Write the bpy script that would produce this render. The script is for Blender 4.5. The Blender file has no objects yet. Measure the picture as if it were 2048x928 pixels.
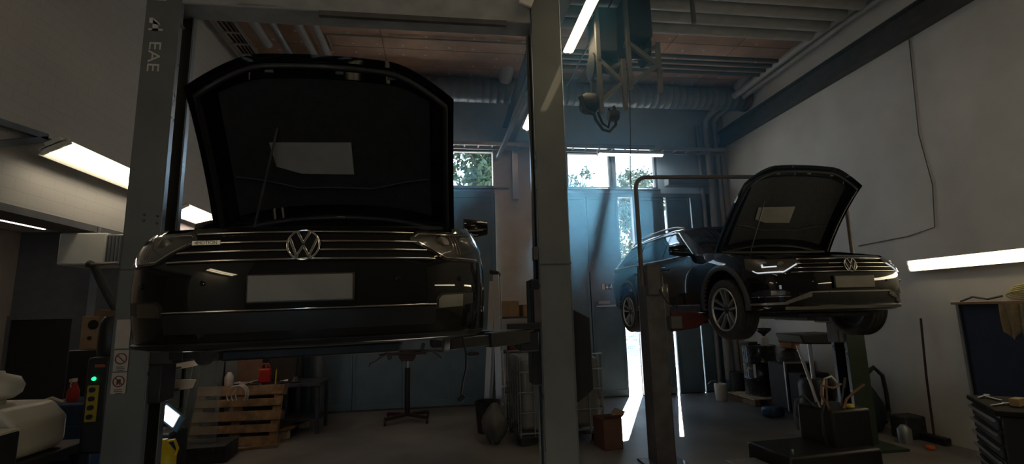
import bpy, bmesh, math, random
from mathutils import Vector, Matrix
random.seed(7)
S = bpy.context.scene
COL = S.collection
PI = math.pi
def R(d): return math.radians(d)

# ------------------------------------------------------------------ camera
CAM_H = 1.75
cam_d = bpy.data.cameras.new('camera'); cam = bpy.data.objects.new('camera', cam_d); COL.objects.link(cam)
cam_d.sensor_fit = 'HORIZONTAL'; cam_d.sensor_width = 36.0; cam_d.lens = 36.0 * 978.0 / 2048.0
cam_d.clip_start = 0.05; cam_d.clip_end = 300
def _cam():
    d = Vector((-134, 161, 978)).normalized()          # room depth axis seen by the camera (x right, y down, z forward)
    u = Vector((-155, -6070, 978)).normalized()        # room vertical
    u = (u - d * u.dot(d)).normalized()
    r = u.cross(d) * -1
    if r.x < 0: r = -r
    W = Matrix((r, d, u))                              # world = W @ cam
    cx = W @ Vector((1, 0, 0)); cy = W @ Vector((0, -1, 0)); cz = W @ Vector((0, 0, -1))
    M = Matrix((cx, cy, cz)).transposed().to_4x4()
    M.translation = Vector((0, 0, CAM_H))
    return M
cam.matrix_world = _cam()
S.camera = cam

# ------------------------------------------------------------------ exposure, sky, sun
vs = S.view_settings
S.display_settings.display_device = 'sRGB'
vs.view_transform = 'Standard'; vs.look = 'None'; vs.gamma = 1.0; vs.use_curve_mapping = False
vs.exposure = 0.6
S.cycles.use_denoising = True
S.cycles.max_bounces = 8; S.cycles.diffuse_bounces = 4; S.cycles.glossy_bounces = 4
S.cycles.sample_clamp_indirect = 4.0
SKY = 3.2
LAMP = 4.5
SUN = 40.0
wd = bpy.data.worlds.new('sky'); S.world = wd; wd.use_nodes = True
nt = wd.node_tree
bg = nt.nodes['Background']
tc = nt.nodes.new('ShaderNodeTexCoord'); sp = nt.nodes.new('ShaderNodeSeparateXYZ'); rp = nt.nodes.new('ShaderNodeValToRGB')
nt.links.new(tc.outputs['Generated'], sp.inputs[0]); nt.links.new(sp.outputs['Z'], rp.inputs[0]); nt.links.new(rp.outputs[0], bg.inputs[0])
rp.color_ramp.elements[0].position = 0.0; rp.color_ramp.elements[0].color = (0.66, 0.84, 1.0, 1)
rp.color_ramp.elements[1].position = 0.9; rp.color_ramp.elements[1].color = (0.36, 0.60, 1.0, 1)
bg.inputs[1].default_value = SKY
sun_d = bpy.data.lights.new('sun', 'SUN'); sun_d.energy = SUN; sun_d.angle = R(0.55); sun_d.color = (1.0, 0.95, 0.86)
sun = bpy.data.objects.new('sun', sun_d); COL.objects.link(sun)
_az = Vector((0.433, 0.90, 0)).normalized(); _el = R(34)
sun.location = (20, 40, 30)
sun.rotation_euler = (-(Vector((_az.x * math.cos(_el), _az.y * math.cos(_el), math.sin(_el))))).to_track_quat('-Z', 'Y').to_euler()

# ------------------------------------------------------------------ mesh helper
class MB:
    def __init__(s): s.v = []; s.f = []; s.m = []
    def add(s, vs_, fs_, mi=0):
        o = len(s.v); s.v += [tuple(v) for v in vs_]
        for f in fs_: s.f.append([i + o for i in f]); s.m.append(mi)
        return s
    def box(s, c, z, rot=None, mi=0):
        hx, hy, hz = z[0] / 2, z[1] / 2, z[2] / 2
        vs_ = [Vector((x * hx, y * hy, w * hz)) for w in (-1, 1) for y in (-1, 1) for x in (-1, 1)]
        if rot is not None: vs_ = [rot @ v for v in vs_]
        c = Vector(c)
        return s.add([v + c for v in vs_], [(0, 2, 3, 1), (4, 5, 7, 6), (0, 1, 5, 4), (2, 6, 7, 3), (0, 4, 6, 2), (1, 3, 7, 5)], mi)
    def span(s, a, b, mi=0):
        return s.box([(a[i] + b[i]) / 2 for i in range(3)], [abs(b[i] - a[i]) for i in range(3)], None, mi)
    def bar(s, a, b, w, h, up=(0, 0, 1), mi=0):
        a = Vector(a); b = Vector(b); z = (b - a); L = z.length; z.normalize()
        u = Vector(up)
        if abs(u.dot(z)) > .98: u = Vector((0, 1, 0))
        x = u.cross(z).normalized(); y = z.cross(x)
        return s.box((a + b) / 2, (w, h, L), Matrix((x, y, z)).transposed(), mi)
    def cyl(s, a, b, r0, r1=None, n=16, cap=True, mi=0):
        if r1 is None: r1 = r0
        a = Vector(a); b = Vector(b); z = (b - a).normalized()
        u = Vector((1, 0, 0)) if abs(z.x) < .9 else Vector((0, 1, 0))
        x = u.cross(z).normalized(); y = z.cross(x)
        vs_ = []
        for p, r in ((a, r0), (b, r1)):
            for i in range(n):
                t = 2 * PI * i / n; vs_.append(p + (x * math.cos(t) + y * math.sin(t)) * r)
        fs_ = [(i, (i + 1) % n, n + (i + 1) % n, n + i) for i in range(n)]
        if cap: fs_ += [tuple(reversed(range(n))), tuple(range(n, 2 * n))]
        return s.add(vs_, fs_, mi)
    def tube(s, pts, r, n=8, closed=False, mi=0):
        P = [Vector(p) for p in pts]; m = len(P); vs_ = []; nx = None
        rr = r if isinstance(r, (list, tuple)) else [r] * m
        for i, p in enumerate(P):
            if closed: t = (P[(i + 1) % m] - P[i - 1])
            else: t = P[min(i + 1, m - 1)] - P[max(i - 1, 0)]
            t.normalize()
            if nx is None:
                u = Vector((0, 0, 1)) if abs(t.z) < .9 else Vector((1, 0, 0)); nx = u.cross(t).normalized()
            else:
                nx = (nx - t * nx.dot(t)); nx = nx.normalized() if nx.length > 1e-6 else Vector((1, 0, 0)).cross(t).normalized()
            ny = t.cross(nx)
            for k in range(n):
                a = 2 * PI * k / n; vs_.append(p + (nx * math.cos(a) + ny * math.sin(a)) * rr[i])
        fs_ = []
        for i in range(m if closed else m - 1):
            j = (i + 1) % m
            for k in range(n): fs_.append((i * n + k, i * n + (k + 1) % n, j * n + (k + 1) % n, j * n + k))
        if not closed: fs_ += [tuple(reversed(range(n))), tuple(range((m - 1) * n, m * n))]
        return s.add(vs_, fs_, mi)
    def lathe(s, prof, n=32, o=(0, 0, 0), axis='z', mi=0, close=False):
        vs_ = []
        for r, h in prof:
            for i in range(n):
                t = 2 * PI * i / n; c, d = r * math.cos(t), r * math.sin(t)
                vs_.append({'z': (c, d, h), 'y': (c, h, d), 'x': (h, c, d)}[axis])
        vs_ = [(a + o[0], b + o[1], c + o[2]) for a, b, c in vs_]
        m = len(prof); fs_ = []
        for j in range(m if close else m - 1):
            k = (j + 1) % m
            for i in range(n): fs_.append((j * n + i, j * n + (i + 1) % n, k * n + (i + 1) % n, k * n + i))
        if not close:
            if prof[0][0] > 1e-4: fs_.append(tuple(reversed(range(n))))
            if prof[-1][0] > 1e-4: fs_.append(tuple(range((m - 1) * n, m * n)))
        return s.add(vs_, fs_, mi)
    def prism(s, poly, a, b, axis='y', mi=0):
        """polygon in the two other axes, swept from a to b along axis"""
        def mk(p, h): return {'y': (p[0], h, p[1]), 'x': (h, p[0], p[1]), 'z': (p[0], p[1], h)}[axis]
        n = len(poly)
        return s.add([mk(p, a) for p in poly] + [mk(p, b) for p in poly],
                     [tuple(range(n)), tuple(reversed(range(n, 2 * n)))] + [(i, i + n, (i + 1) % n + n, (i + 1) % n) for i in range(n)], mi)
    def grid(s, rows, mi=0, closed_u=False):
        m = len(rows[0]); fs_ = []
        for j in range(len(rows) - 1):
            for i in range(m if closed_u else m - 1):
                k = (i + 1) % m
                fs_.append((j * m + i, j * m + k, (j + 1) * m + k, (j + 1) * m + i))
        return s.add([p for r in rows for p in r], fs_, mi)
    def slab(s, rows, off, mi=0):
        """a grid given thickness: off(j, i) -> the vector to the back face"""
        m = len(rows[0]); n = len(rows)
        back = [[Vector(rows[j][i]) + off(j, i) for i in range(m)] for j in range(n)]
        vs_ = [p for r in rows for p in r] + [p for r in back for p in r]; N = m * n
        fs_ = []
        for j in range(n - 1):
            for i in range(m - 1):
                a, b, c, d = j * m + i, j * m + i + 1, (j + 1) * m + i + 1, (j + 1) * m + i
                fs_ += [(a, b, c, d), (N + d, N + c, N + b, N + a)]
        ring = [i for i in range(m)] + [j * m + m - 1 for j in range(1, n)] + [(n - 1) * m + i for i in range(m - 2, -1, -1)] + [j * m for j in range(n - 2, 0, -1)]
        for k in range(len(ring)):
            a, b = ring[k], ring[(k + 1) % len(ring)]; fs_.append((b, a, N + a, N + b))
        return s.add(vs_, fs_, mi)
    def mesh(s, name, mats, smooth=35, fix=True):
        me = bpy.data.meshes.new(name); me.from_pydata(s.v, [], s.f)
        for m in (mats if isinstance(mats, (list, tuple)) else [mats]): me.materials.append(m)
        for p, mi in zip(me.polygons, s.m): p.material_index = mi
        if fix:
            bm = bmesh.new(); bm.from_mesh(me); bmesh.ops.remove_doubles(bm, verts=bm.verts, dist=1e-5)
            bmesh.ops.recalc_face_normals(bm, faces=bm.faces); bm.to_mesh(me); bm.free()
        if smooth:
            me.shade_smooth(); me.set_sharp_from_angle(angle=R(smooth))
        me.update()
        return me
    def build(s, name, mats, parent=None, smooth=35, bevel=0, loc=None, rot=None, seg=2):
        o = bpy.data.objects.new(name, s.mesh(name, mats, smooth)); COL.objects.link(o)
        if parent is not None: o.parent = parent
        if loc is not None: o.location = loc
        if rot is not None: o.rotation_euler = rot
        if bevel:
            b = o.modifiers.new('bevel', 'BEVEL'); b.width = bevel; b.segments = seg; b.limit_method = 'ANGLE'; b.angle_limit = R(40)
        return o

def tag(o, label=None, cat=None, group=None, kind=None):
    if label: o['label'] = label
    if cat: o['category'] = cat
    if group: o['group'] = group
    if kind: o['kind'] = kind
    return o
def thing(name, label, cat, loc=(0, 0, 0), rz=0, group=None):
    o = bpy.data.objects.new(name, None); COL.objects.link(o); o.empty_display_size = .1
    o.location = loc; o.rotation_euler = (0, 0, rz)
    return tag(o, label, cat, group)
def struct(o): o['kind'] = 'structure'; return o
def copy_tree(o, parent=None):
    c = o.copy(); COL.objects.link(c)
    if parent is not None: c.parent = parent
    for ch in o.children: copy_tree(ch, c)
    return c
def text(name, body, size, mat_, parent, loc, rot, depth=0.001, align='CENTER', sx=1.0):
    cu = bpy.data.curves.new(name, 'FONT'); cu.body = body; cu.size = size; cu.extrude = depth
    cu.align_x = align; cu.align_y = 'CENTER'; cu.resolution_u = 3
    t = bpy.data.objects.new(name, cu); COL.objects.link(t)
    dg = bpy.context.evaluated_depsgraph_get(); dg.update()
    me = bpy.data.meshes.new_from_object(t.evaluated_get(dg)); me.name = name
    bpy.data.objects.remove(t)
    o = bpy.data.objects.new(name, me); COL.objects.link(o); me.materials.clear(); me.materials.append(mat_)
    o.parent = parent; o.location = loc; o.rotation_euler = rot; o.scale = (sx, 1, 1)
    return o

# ------------------------------------------------------------------ materials
_mats = {}
def mat(name, col, rough=.5, metal=0.0, coat=0.0, var=0.0, scale=6.0, bump=0.0, bscale=None, rvar=0.0, col2=None, trans=0.0, ior=1.45, emit=None, est=0.0, spec=0.5, detail=5):
    if name in _mats: return _mats[name]
    m = bpy.data.materials.new(name); m.use_nodes = True; n = m.node_tree; b = n.nodes['Principled BSDF']
    b.inputs['Base Color'].default_value = (*col, 1); b.inputs['Roughness'].default_value = rough
    b.inputs['Metallic'].default_value = metal; b.inputs['Coat Weight'].default_value = coat; b.inputs['Coat Roughness'].default_value = .03
    b.inputs['Transmission Weight'].default_value = trans; b.inputs['IOR'].default_value = ior
    b.inputs['Specular IOR Level'].default_value = spec
    if emit: b.inputs['Emission Color'].default_value = (*emit, 1); b.inputs['Emission Strength'].default_value = est
    t = n.nodes.new('ShaderNodeTexCoord')
    def noise(sc):
        x = n.nodes.new('ShaderNodeTexNoise'); x.inputs['Scale'].default_value = sc; x.inputs['Detail'].default_value = detail
        n.links.new(t.outputs['Object'], x.inputs['Vector']); return x
    if var or col2:
        x = noise(scale); r_ = n.nodes.new('ShaderNodeValToRGB')
        c2 = col2 if col2 else tuple(min(1, c * (1 + var)) for c in col)
        c1 = col if col2 else tuple(c * (1 - var) for c in col)
        r_.color_ramp.elements[0].position = .32; r_.color_ramp.elements[1].position = .68
        r_.color_ramp.elements[0].color = (*c1, 1); r_.color_ramp.elements[1].color = (*c2, 1)
        n.links.new(x.outputs['Fac'], r_.inputs[0]); n.links.new(r_.outputs[0], b.inputs['Base Color'])
    if rvar:
        x = noise(scale * 1.7); mp = n.nodes.new('ShaderNodeMapRange')
        mp.inputs['To Min'].default_value = max(0, rough - rvar); mp.inputs['To Max'].default_value = min(1, rough + rvar)
        n.links.new(x.outputs['Fac'], mp.inputs['Value']); n.links.new(mp.outputs[0], b.inputs['Roughness'])
    if bump:
        x = noise(bscale or scale * 4); bp = n.nodes.new('ShaderNodeBump'); bp.inputs['Strength'].default_value = bump; bp.inputs['Distance'].default_value = .01
        n.links.new(x.outputs['Fac'], bp.inputs['Height']); n.links.new(bp.outputs[0], b.inputs['Normal'])
    _mats[name] = m; return m
def emis(name, col, st):
    if name in _mats: return _mats[name]
    m = bpy.data.materials.new(name); m.use_nodes = True; n = m.node_tree; n.nodes.clear()
    e = n.nodes.new('ShaderNodeEmission'); e.inputs[0].default_value = (*col, 1); e.inputs[1].default_value = st
    o = n.nodes.new('ShaderNodeOutputMaterial'); n.links.new(e.outputs[0], o.inputs[0])
    _mats[name] = m; return m
BLACK = mat('black_plastic', (.012, .012, .013), .45, var=.3)
RUBBER = mat('rubber', (.028, .027, .026), .75, var=.3, scale=20)
STEEL = mat('steel', (.42, .42, .42), .35, 1.0, rvar=.1)
DARKSTEEL = mat('dark_steel', (.06, .06, .065), .45, .6, rvar=.15, var=.4)
CHROME = mat('chrome', (.75, .75, .74), .10, 1.0, rvar=.03)
ALU = mat('aluminium', (.48, .48, .47), .42, 1.0, rvar=.12, scale=3)
# ------------------------------------------------------------------ the hall
XL, XR, YB, YF, ZC = -3.4, 6.15, 9.8, -3.0, 6.15
WALLP = mat('wall_paint', (.62, .59, .54), .75, var=.10, scale=1.3, bump=.06, bscale=30)
BACK_FLARE = mat('back_wall_paint_flare', (.38, .49, .57), .7, var=.10, scale=2)  # blue of the lens flare glow is put into this wall colour
DOOR_FLARE = mat('door_paint_flare', (.10, .15, .185), .5, var=.12, scale=3, rvar=.08)  # blue-grey paint, with the blue of the flare glow put in
FRAMEP = mat('frame_paint', (.10, .11, .12), .5, var=.15)
BEIGE = mat('pier_beige', (.42, .375, .31), .75, var=.08, scale=4)
WHITEP = mat('white_paint', (.62, .60, .55), .5, var=.06)
GREYP = mat('grey_galvanised', (.26, .26, .26), .42, .5, var=.12, rvar=.1)
def pane_mat():
    m = bpy.data.materials.new('window_glass'); m.use_nodes = True; n = m.node_tree; n.nodes.clear()
    a = n.nodes.new('ShaderNodeBsdfTransparent'); g = n.nodes.new('ShaderNodeBsdfGlossy'); g.inputs['Roughness'].default_value = .01
    f = n.nodes.new('ShaderNodeFresnel'); f.inputs[0].default_value = 1.3; x = n.nodes.new('ShaderNodeMixShader'); o = n.nodes.new('ShaderNodeOutputMaterial')
    a.inputs[0].default_value = (.94, .97, .98, 1)
    n.links.new(f.outputs[0], x.inputs[0]); n.links.new(a.outputs[0], x.inputs[1]); n.links.new(g.outputs[0], x.inputs[2]); n.links.new(x.outputs[0], o.inputs[0])
    return m
PANE = pane_mat()
def brick_mat():
    m = mat('block_wall', (.50, .475, .43), .8); n = m.node_tree; b = n.nodes['Principled BSDF']
    t = n.nodes.new('ShaderNodeTexCoord'); s_ = n.nodes.new('ShaderNodeSeparateXYZ'); c_ = n.nodes.new('ShaderNodeCombineXYZ')
    n.links.new(t.outputs['Object'], s_.inputs[0]); n.links.new(s_.outputs['Y'], c_.inputs['X']); n.links.new(s_.outputs['Z'], c_.inputs['Y'])
    k = n.nodes.new('ShaderNodeTexBrick'); n.links.new(c_.outputs[0], k.inputs['Vector'])
    k.inputs['Scale'].default_value = 1; k.inputs['Brick Width'].default_value = .26; k.inputs['Row Height'].default_value = .10; k.inputs['Mortar Size'].default_value = .004
    k.inputs['Color1'].default_value = (.52, .49, .455, 1); k.inputs['Color2'].default_value = (.51, .48, .445, 1); k.inputs['Mortar'].default_value = (.46, .435, .40, 1)
    n.links.new(k.outputs['Color'], b.inputs['Base Color'])
    bp = n.nodes.new('ShaderNodeBump'); bp.inputs['Strength'].default_value = .25; bp.inputs['Distance'].default_value = .006; bp.invert = True
    n.links.new(k.outputs['Fac'], bp.inputs['Height']); n.links.new(bp.outputs[0], b.inputs['Normal'])
    return m
FLOORM = mat('workshop_floor', (.155, .138, .125), .42, var=.35, scale=.9, bump=.12, bscale=14, rvar=.14)
def ceil_mat():
    m = mat('ceiling_board', (.50, .32, .22), .85, var=.18, scale=2.2); return m
struct(MB().span((-6.7, YF, -.2), (XR + .3, YB + .2, 0)).build('floor', FLOORM))
# ceiling boards: separate panels with joints
cm = MB(); cm.span((XL - .3, YF, ZC + .03), (XR + .3, YB + .3, ZC + .25))
y = YF
while y < YB:
    x = XL
    while x < XR:
        cm.span((x + .008, y + .008, ZC), (min(x + 1.2, XR) - .008, min(y + .6, YB) - .008, ZC + .03)); x += 1.2
    y += .6
struct(cm.build('ceiling', ceil_mat()))
wl = MB(); wl.span((XL - .25, YF, 2.65), (XL, YB, ZC)); wl.span((XL - .25, 8.3, 0), (XL, YB, 2.65)); wl.span((XL - .25, YF, 0), (XL, .6, 2.65))
struct(wl.build('wall_left', brick_mat()))
struct(MB().span((XL - .28, .6, 2.61), (XL + .03, 8.3, 2.67)).build('trim_1', mat('lintel_steel', (.10, .095, .09), .5, var=.2)))
struct(MB().span((XR, YF, 0), (XR + .25, YB, ZC)).build('wall_right', WALLP))
# back wall with its openings
bw = MB()
Z1, Z2, Z3 = 4.15, 4.27, 5.27
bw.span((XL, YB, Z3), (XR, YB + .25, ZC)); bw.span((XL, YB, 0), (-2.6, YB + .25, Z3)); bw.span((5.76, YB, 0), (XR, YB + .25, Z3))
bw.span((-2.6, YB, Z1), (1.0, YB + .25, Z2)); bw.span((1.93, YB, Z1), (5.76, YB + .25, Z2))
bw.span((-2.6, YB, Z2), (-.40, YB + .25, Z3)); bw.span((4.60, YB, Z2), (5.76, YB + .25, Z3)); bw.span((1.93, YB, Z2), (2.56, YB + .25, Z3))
struct(bw.build('wall_back', BACK_FLARE))
struct(MB().span((1.0, YB - .03, 0), (1.93, YB + .25, Z3)).build('trim_2', BEIGE, bevel=.01))
# front wall behind the camera, with a high window strip that lets daylight in
fw = MB(); fw.span((-6.7, YF - .25, 0), (XR, YF, 1.0)); fw.span((-6.7, YF - .25, 2.3), (XR, YF, ZC)); fw.span((-6.7, YF - .25, 1.0), (-1.9, YF, 2.3)); fw.span((-1.0, YF - .25, 1.0), (XR, YF, 2.3))
struct(fw.build('wall_front', mat('front_wall_paint', (.16, .155, .145), .8, var=.1)))
# windows
def window(n, x0, x1, z0, z1, top=True, parts=1):
    fr = MB(); w_ = .05; y0, y1 = YB + .02, YB + .12
    for a, b in (((x0, y0, z0), (x0 + w_, y1, z1)), ((x1 - w_, y0, z0), (x1, y1, z1)), ((x0, y0, z0), (x1, y1, z0 + w_)), ((x0, y0, z1 - w_), (x1, y1, z1))): fr.span(a, b)
    if top: fr.span((x0, y0, z1 - .22), (x1, y1, z1 - .12))
    for i in range(1, parts):
        xm = x0 + (x1 - x0) * i / parts; fr.span((xm - .03, y0, z0), (xm + .03, y1, z1))
    o = struct(fr.build('window_%d' % n, FRAMEP))
    MB().span((x0 + .02, YB + .06, z0 + .02), (x1 - .02, YB + .068, z1 - .02)).build('pane', PANE, o)
    MB().span((x0 - .02, YB - .06, z0 - .03), (x1 + .02, YB + .02, z0)).build('sill', FRAMEP, o, bevel=.005)
window(1, -.40, 1.30, Z2, Z3, True, 1)
window(2, 2.56, 3.57, Z2, Z3); window(3, 3.62, 4.60, Z2, Z3)
struct(MB().span((3.57, YB, Z2), (3.62, YB + .2, Z3)).build('trim_3', FRAMEP))
# gate leaves
def leaf(n, x0, x1, y=9.78, z0=.02, handle=False):
    m = MB(); m.span((x0, y, z0), (x1, y + .05, Z1 - .03)); o = struct(m.build('door_%d' % n, DOOR_FLARE, bevel=.006))
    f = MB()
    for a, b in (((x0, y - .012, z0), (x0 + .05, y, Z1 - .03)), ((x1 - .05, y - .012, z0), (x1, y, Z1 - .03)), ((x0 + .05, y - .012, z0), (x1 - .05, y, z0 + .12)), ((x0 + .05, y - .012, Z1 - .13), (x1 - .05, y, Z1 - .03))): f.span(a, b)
    f.build('door_frame', DOOR_FLARE, o, bevel=.003)
    return o
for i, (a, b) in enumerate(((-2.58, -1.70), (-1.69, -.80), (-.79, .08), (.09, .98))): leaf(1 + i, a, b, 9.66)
for i, x in enumerate((-2.59, -1.695, -.795, .085, .99)): struct(MB().span((x - .03, 9.715, 0), (x + .03, 9.735, Z1)).build('trim_%d' % (20 + i), DOOR_FLARE))
for i, (a, b) in enumerate(((2.945, 2.99), (1.93, 1.98), (5.72, 5.77))): struct(MB().span((a - .03, 9.835, 0), (b + .02, 9.86, Z1)).build('trim_%d' % (30 + i), DOOR_FLARE))
struct(MB().span((-2.6, 9.70, 4.08), (1.0, 9.84, 4.17)).build('trim_36', FRAMEP)); struct(MB().span((1.93, 9.76, 4.08), (5.77, 9.86, 4.17)).build('trim_37', FRAMEP))
for i, (a, b) in enumerate(((1.95, 3.65), (3.945, 4.675), (4.735, 5.275), (5.3, 5.74))): struct(MB().span((a, 9.785, 0), (b, 9.83, .03)).build('trim_%d' % (40 + i), DARKSTEEL))
struct(MB().span((-2.6, 9.62, 0), (1.0, 9.80, .03)).build('trim_4', DARKSTEEL))
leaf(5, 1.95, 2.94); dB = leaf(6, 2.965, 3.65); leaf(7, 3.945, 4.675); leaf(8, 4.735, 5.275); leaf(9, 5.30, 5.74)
struct(MB().span((3.945, 9.70, 0.02), (3.965, 9.80, 4.1)).build('trim_5', GREYP))
# push bar on the door leaf
pb = MB(); pb.cyl((3.05, 9.70, 1.80), (3.55, 9.70, 1.80), .016); pb.build('push_bar', STEEL, dB)
MB().span((3.08, 9.68, 1.83), (3.32, 9.765, 1.90)).build('latch_box', GREYP, dB, bevel=.008)
ex = thing('exit_sign', 'small dark exit sign with arrow and running figure on door leaf', 'sign', (3.345, 9.755, 2.19))
MB().box((0, 0, 0), (.31, .02, .11)).build('sign_plate', mat('sign_dark', (.02, .03, .028), .4, var=.2), ex, bevel=.004)
MB().box((-.125, -.012, 0), (.06, .004, .11)).build('sign_band', mat('sign_yellow', (.42, .33, .16), .5, var=.1), ex)
m = MB(); m.box((-.045, -.012, .012), (.016, .004, .05)); m.add([(-.075, -.014, -.008), (-.015, -.014, -.008), (-.045, -.014, -.042)], [(0, 1, 2)]); m.build('arrow', WHITEP, ex)
m = MB(); m.lathe([(0, -.002), (.011, -.002), (.011, .002), (0, .002)], 12, o=(.055, -.013, .038), axis='y')
for a, b in (((.052, .028), (.042, -.004)), ((.042, -.004), (.065, -.02)), ((.065, -.02), (.058, -.044)), ((.042, -.004), (.022, -.024)), ((.022, -.024), (.004, -.022)), ((.05, .02), (.074, .004)), ((.05, .02), (.028, .008))): m.bar((a[0], -.013, a[1]), (b[0], -.013, b[1]), .011, .004, up=(0, 1, 0))
m.build('running_figure', WHITEP, ex)
# side room through the opening in the left wall
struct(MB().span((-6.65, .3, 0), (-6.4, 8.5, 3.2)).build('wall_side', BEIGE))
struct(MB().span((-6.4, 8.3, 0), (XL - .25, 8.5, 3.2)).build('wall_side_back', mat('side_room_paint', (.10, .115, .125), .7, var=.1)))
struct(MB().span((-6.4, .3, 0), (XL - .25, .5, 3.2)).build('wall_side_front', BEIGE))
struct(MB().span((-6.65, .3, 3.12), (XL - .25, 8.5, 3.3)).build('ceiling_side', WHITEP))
for i, (a, b) in enumerate(((-6.34, -5.5), (-5.30, -4.75), (-4.62, -3.75))):
    o = MB(); o.span((a, 8.26, .1), (b, 8.30, 1.80)); o = struct(o.build('door_%d' % (10 + i), mat('dark_panel', (.015, .016, .017), .35, rvar=.1)))
    f = MB()
    for p, q in (((a - .05, 8.24, .1), (a, 8.3, 1.86)), ((b, 8.24, .1), (b + .05, 8.3, 1.86)), ((a, 8.24, 1.80), (b, 8.3, 1.86))): f.span(p, q)
    f.build('door_frame', FRAMEP, o)
struct(MB().span((-3.72, 5.55, 0), (-3.60, 5.67, 2.58)).build('trim_6', FRAMEP))
# steel rail along the right wall
m = MB(); m.span((XR - .20, YF, 5.20), (XR, YB, 5.22)); m.span((XR - .20, YF, 5.50), (XR, YB, 5.52)); m.span((XR - .11, YF, 5.22), (XR - .09, YB, 5.50)); m.span((XR - .22, YF, 5.17), (XR - .18, YB, 5.24))
struct(m.build('trim_7', mat('beam_steel', (.065, .062, .06), .5, .2, var=.2)))
struct(MB().tube([(XR - .012, 5.25, 5.2), (XR - .012, 5.33, 3.9), (XR - .012, 5.26, 3.2), (XR - .012, 5.32, 2.66), (XR - .012, 5.7, 2.60), (XR - .012, 6.5, 2.58)], .006, 6).build('trim_8', FRAMEP))
# roof beam along the hall and its hanger
m = MB(); m.span((1.22, 1.0, 5.22), (1.44, YB, 5.25)); m.span((1.22, 1.0, 5.58), (1.44, YB, 5.61)); m.span((1.32, 1.0, 5.25), (1.34, YB, 5.58))
struct(m.build('trim_9', mat('beam_steel', (.065, .062, .06), .5)))
m = MB(); m.span((1.38, 9.60, 4.0), (1.50, 9.72, 5.22)); m.bar((1.33, 7.2, 5.22), (1.10, 9.7, 4.9), .07, .07); struct(m.build('trim_10', GREYP))
# brown board ceiling fixings
m = MB(); random.seed(3)
yy = 5.3
while yy < 9.7:
    xx = XL + .3
    while xx < XR - .2:
        if random.random() < .62: m.lathe([(0, 0), (.026, .002), (.026, .006), (0, .006)], 8, o=(xx + random.uniform(-.03, .03), yy + random.uniform(-.03, .03), ZC - .006))
        xx += .40
    yy += .30
tag(m.build('ceiling_fixing', WHITEP), kind='structure')
# ---------------------------------------------------------------- outside
struct(MB().span((-40, YB + .25, -.3), (60, 70, -.06)).build('ground_outside', mat('yard_gravel', (.42, .39, .35), .9, var=.15, scale=3)))
LEAFM = mat('tree_leaf', (.040, .064, .020), .6, var=.45, scale=.8, trans=0)
LEAFB = mat('tree_leaf_pale', (.060, .085, .030), .6, var=.4, scale=.8)
BARK = mat('tree_bark', (.10, .085, .07), .9, var=.4, scale=5)
def tree(x, y, h, rw, label, nleaf=1500, m_=None, seed=1, low=.25):
    random.seed(seed); t = thing('tree', label, 'tree', (x, y, -.06), 0, None)
    k = MB(); k.tube([(0, 0, 0), (.05, .02, h * .35), (-.05, .0, h * .7), (0, 0, h * .95)], [.16, .13, .08, .02], 8)
    for i in range(10):
        a = random.random() * 6.28; z = h * (.3 + .06 * i); r_ = rw * .7
        k.tube([(0, 0, z), (math.cos(a) * r_ * .5, math.sin(a) * r_ * .5, z + h * .07), (math.cos(a) * r_, math.sin(a) * r_, z + h * .1)], [.05, .035, .012], 6)
    k.build('trunk', BARK, t)
    c = MB()
    cl = [(random.gauss(0, .42) * rw, random.gauss(0, .42) * rw, h * (low + (1 - low) * random.random() ** .8), rw * random.uniform(.22, .40)) for _ in range(22 + nleaf // 250)]
    cl = [(a * (1.15 - .75 * max(0, (zz / h - .5) * 2) ** 1.5), b * (1.15 - .75 * max(0, (zz / h - .5) * 2) ** 1.5), zz, r_) for a, b, zz, r_ in cl]
    for i in range(nleaf):
        a, b, zz, r_ = random.choice(cl); v = Vector((random.gauss(0, 1), random.gauss(0, 1), random.gauss(0, 1))).normalized() * r_ * random.random() ** .4
        p = Vector((a, b, zz)) + v; s_ = random.uniform(.10, .22)
        u = Vector((random.gauss(0, 1), random.gauss(0, 1), random.gauss(0, 1))).normalized(); w = u.orthogonal().normalized()
        c.add([p - u * s_, p + w * s_ * .6, p + u * s_, p - w * s_ * .6], [(0, 1, 2, 3)])
    o = bpy.data.objects.new('crown', c.mesh('crown', m_ or LEAFM, 0, fix=False)); COL.objects.link(o); o.parent = t
tree(1.75, 26, 12.6, 2.5, 'leafy tree filling the window left of the grey post', 10000, LEAFM, 11, .45)
tree(4.6, 44, 17.2, 3.0, 'pale green tree at right side of the window left of the grey post', 2600, LEAFB, 12)
tree(10.1, 34, 12.0, 1.5, 'slim tree top seen alone in the left pane of the right windows', 1400, LEAFM, 13)
tree(14.4, 36, 12.4, 2.0, 'tree top at left of the right-hand window pane', 2000, LEAFM, 14)
tree(20.6, 46, 15.6, 2.8, 'tree top at right edge of the right-hand window pane', 2000, LEAFB, 15)
tree(10.4, 25, 8.6, 2.3, 'bushy tree seen through the open slot of the gate', 4200, LEAFB, 16, .12)
fe = thing('yard_fence', 'green wire mesh fence beyond the open slot of the gate', 'fence', (8.9, 21.5, -.06))
m = MB()
for i in range(45): m.cyl((-2 + i * .1, 0, 0), (-2 + i * .1, 0, 1.3), .006, n=5)
for i in range(9): m.cyl((-2, 0, .1 + i * .15), (2.4, 0, .1 + i * .15), .006, n=5)
m.build('mesh_panel', mat('fence_green', (.05, .14, .10), .5, var=.1), fe)
for x in (-2, .2, 2.4): MB().box((x, 0, .68), (.06, .06, 1.36)).build('post', mat('fence_green', (.05, .14, .10)), fe)
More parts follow.
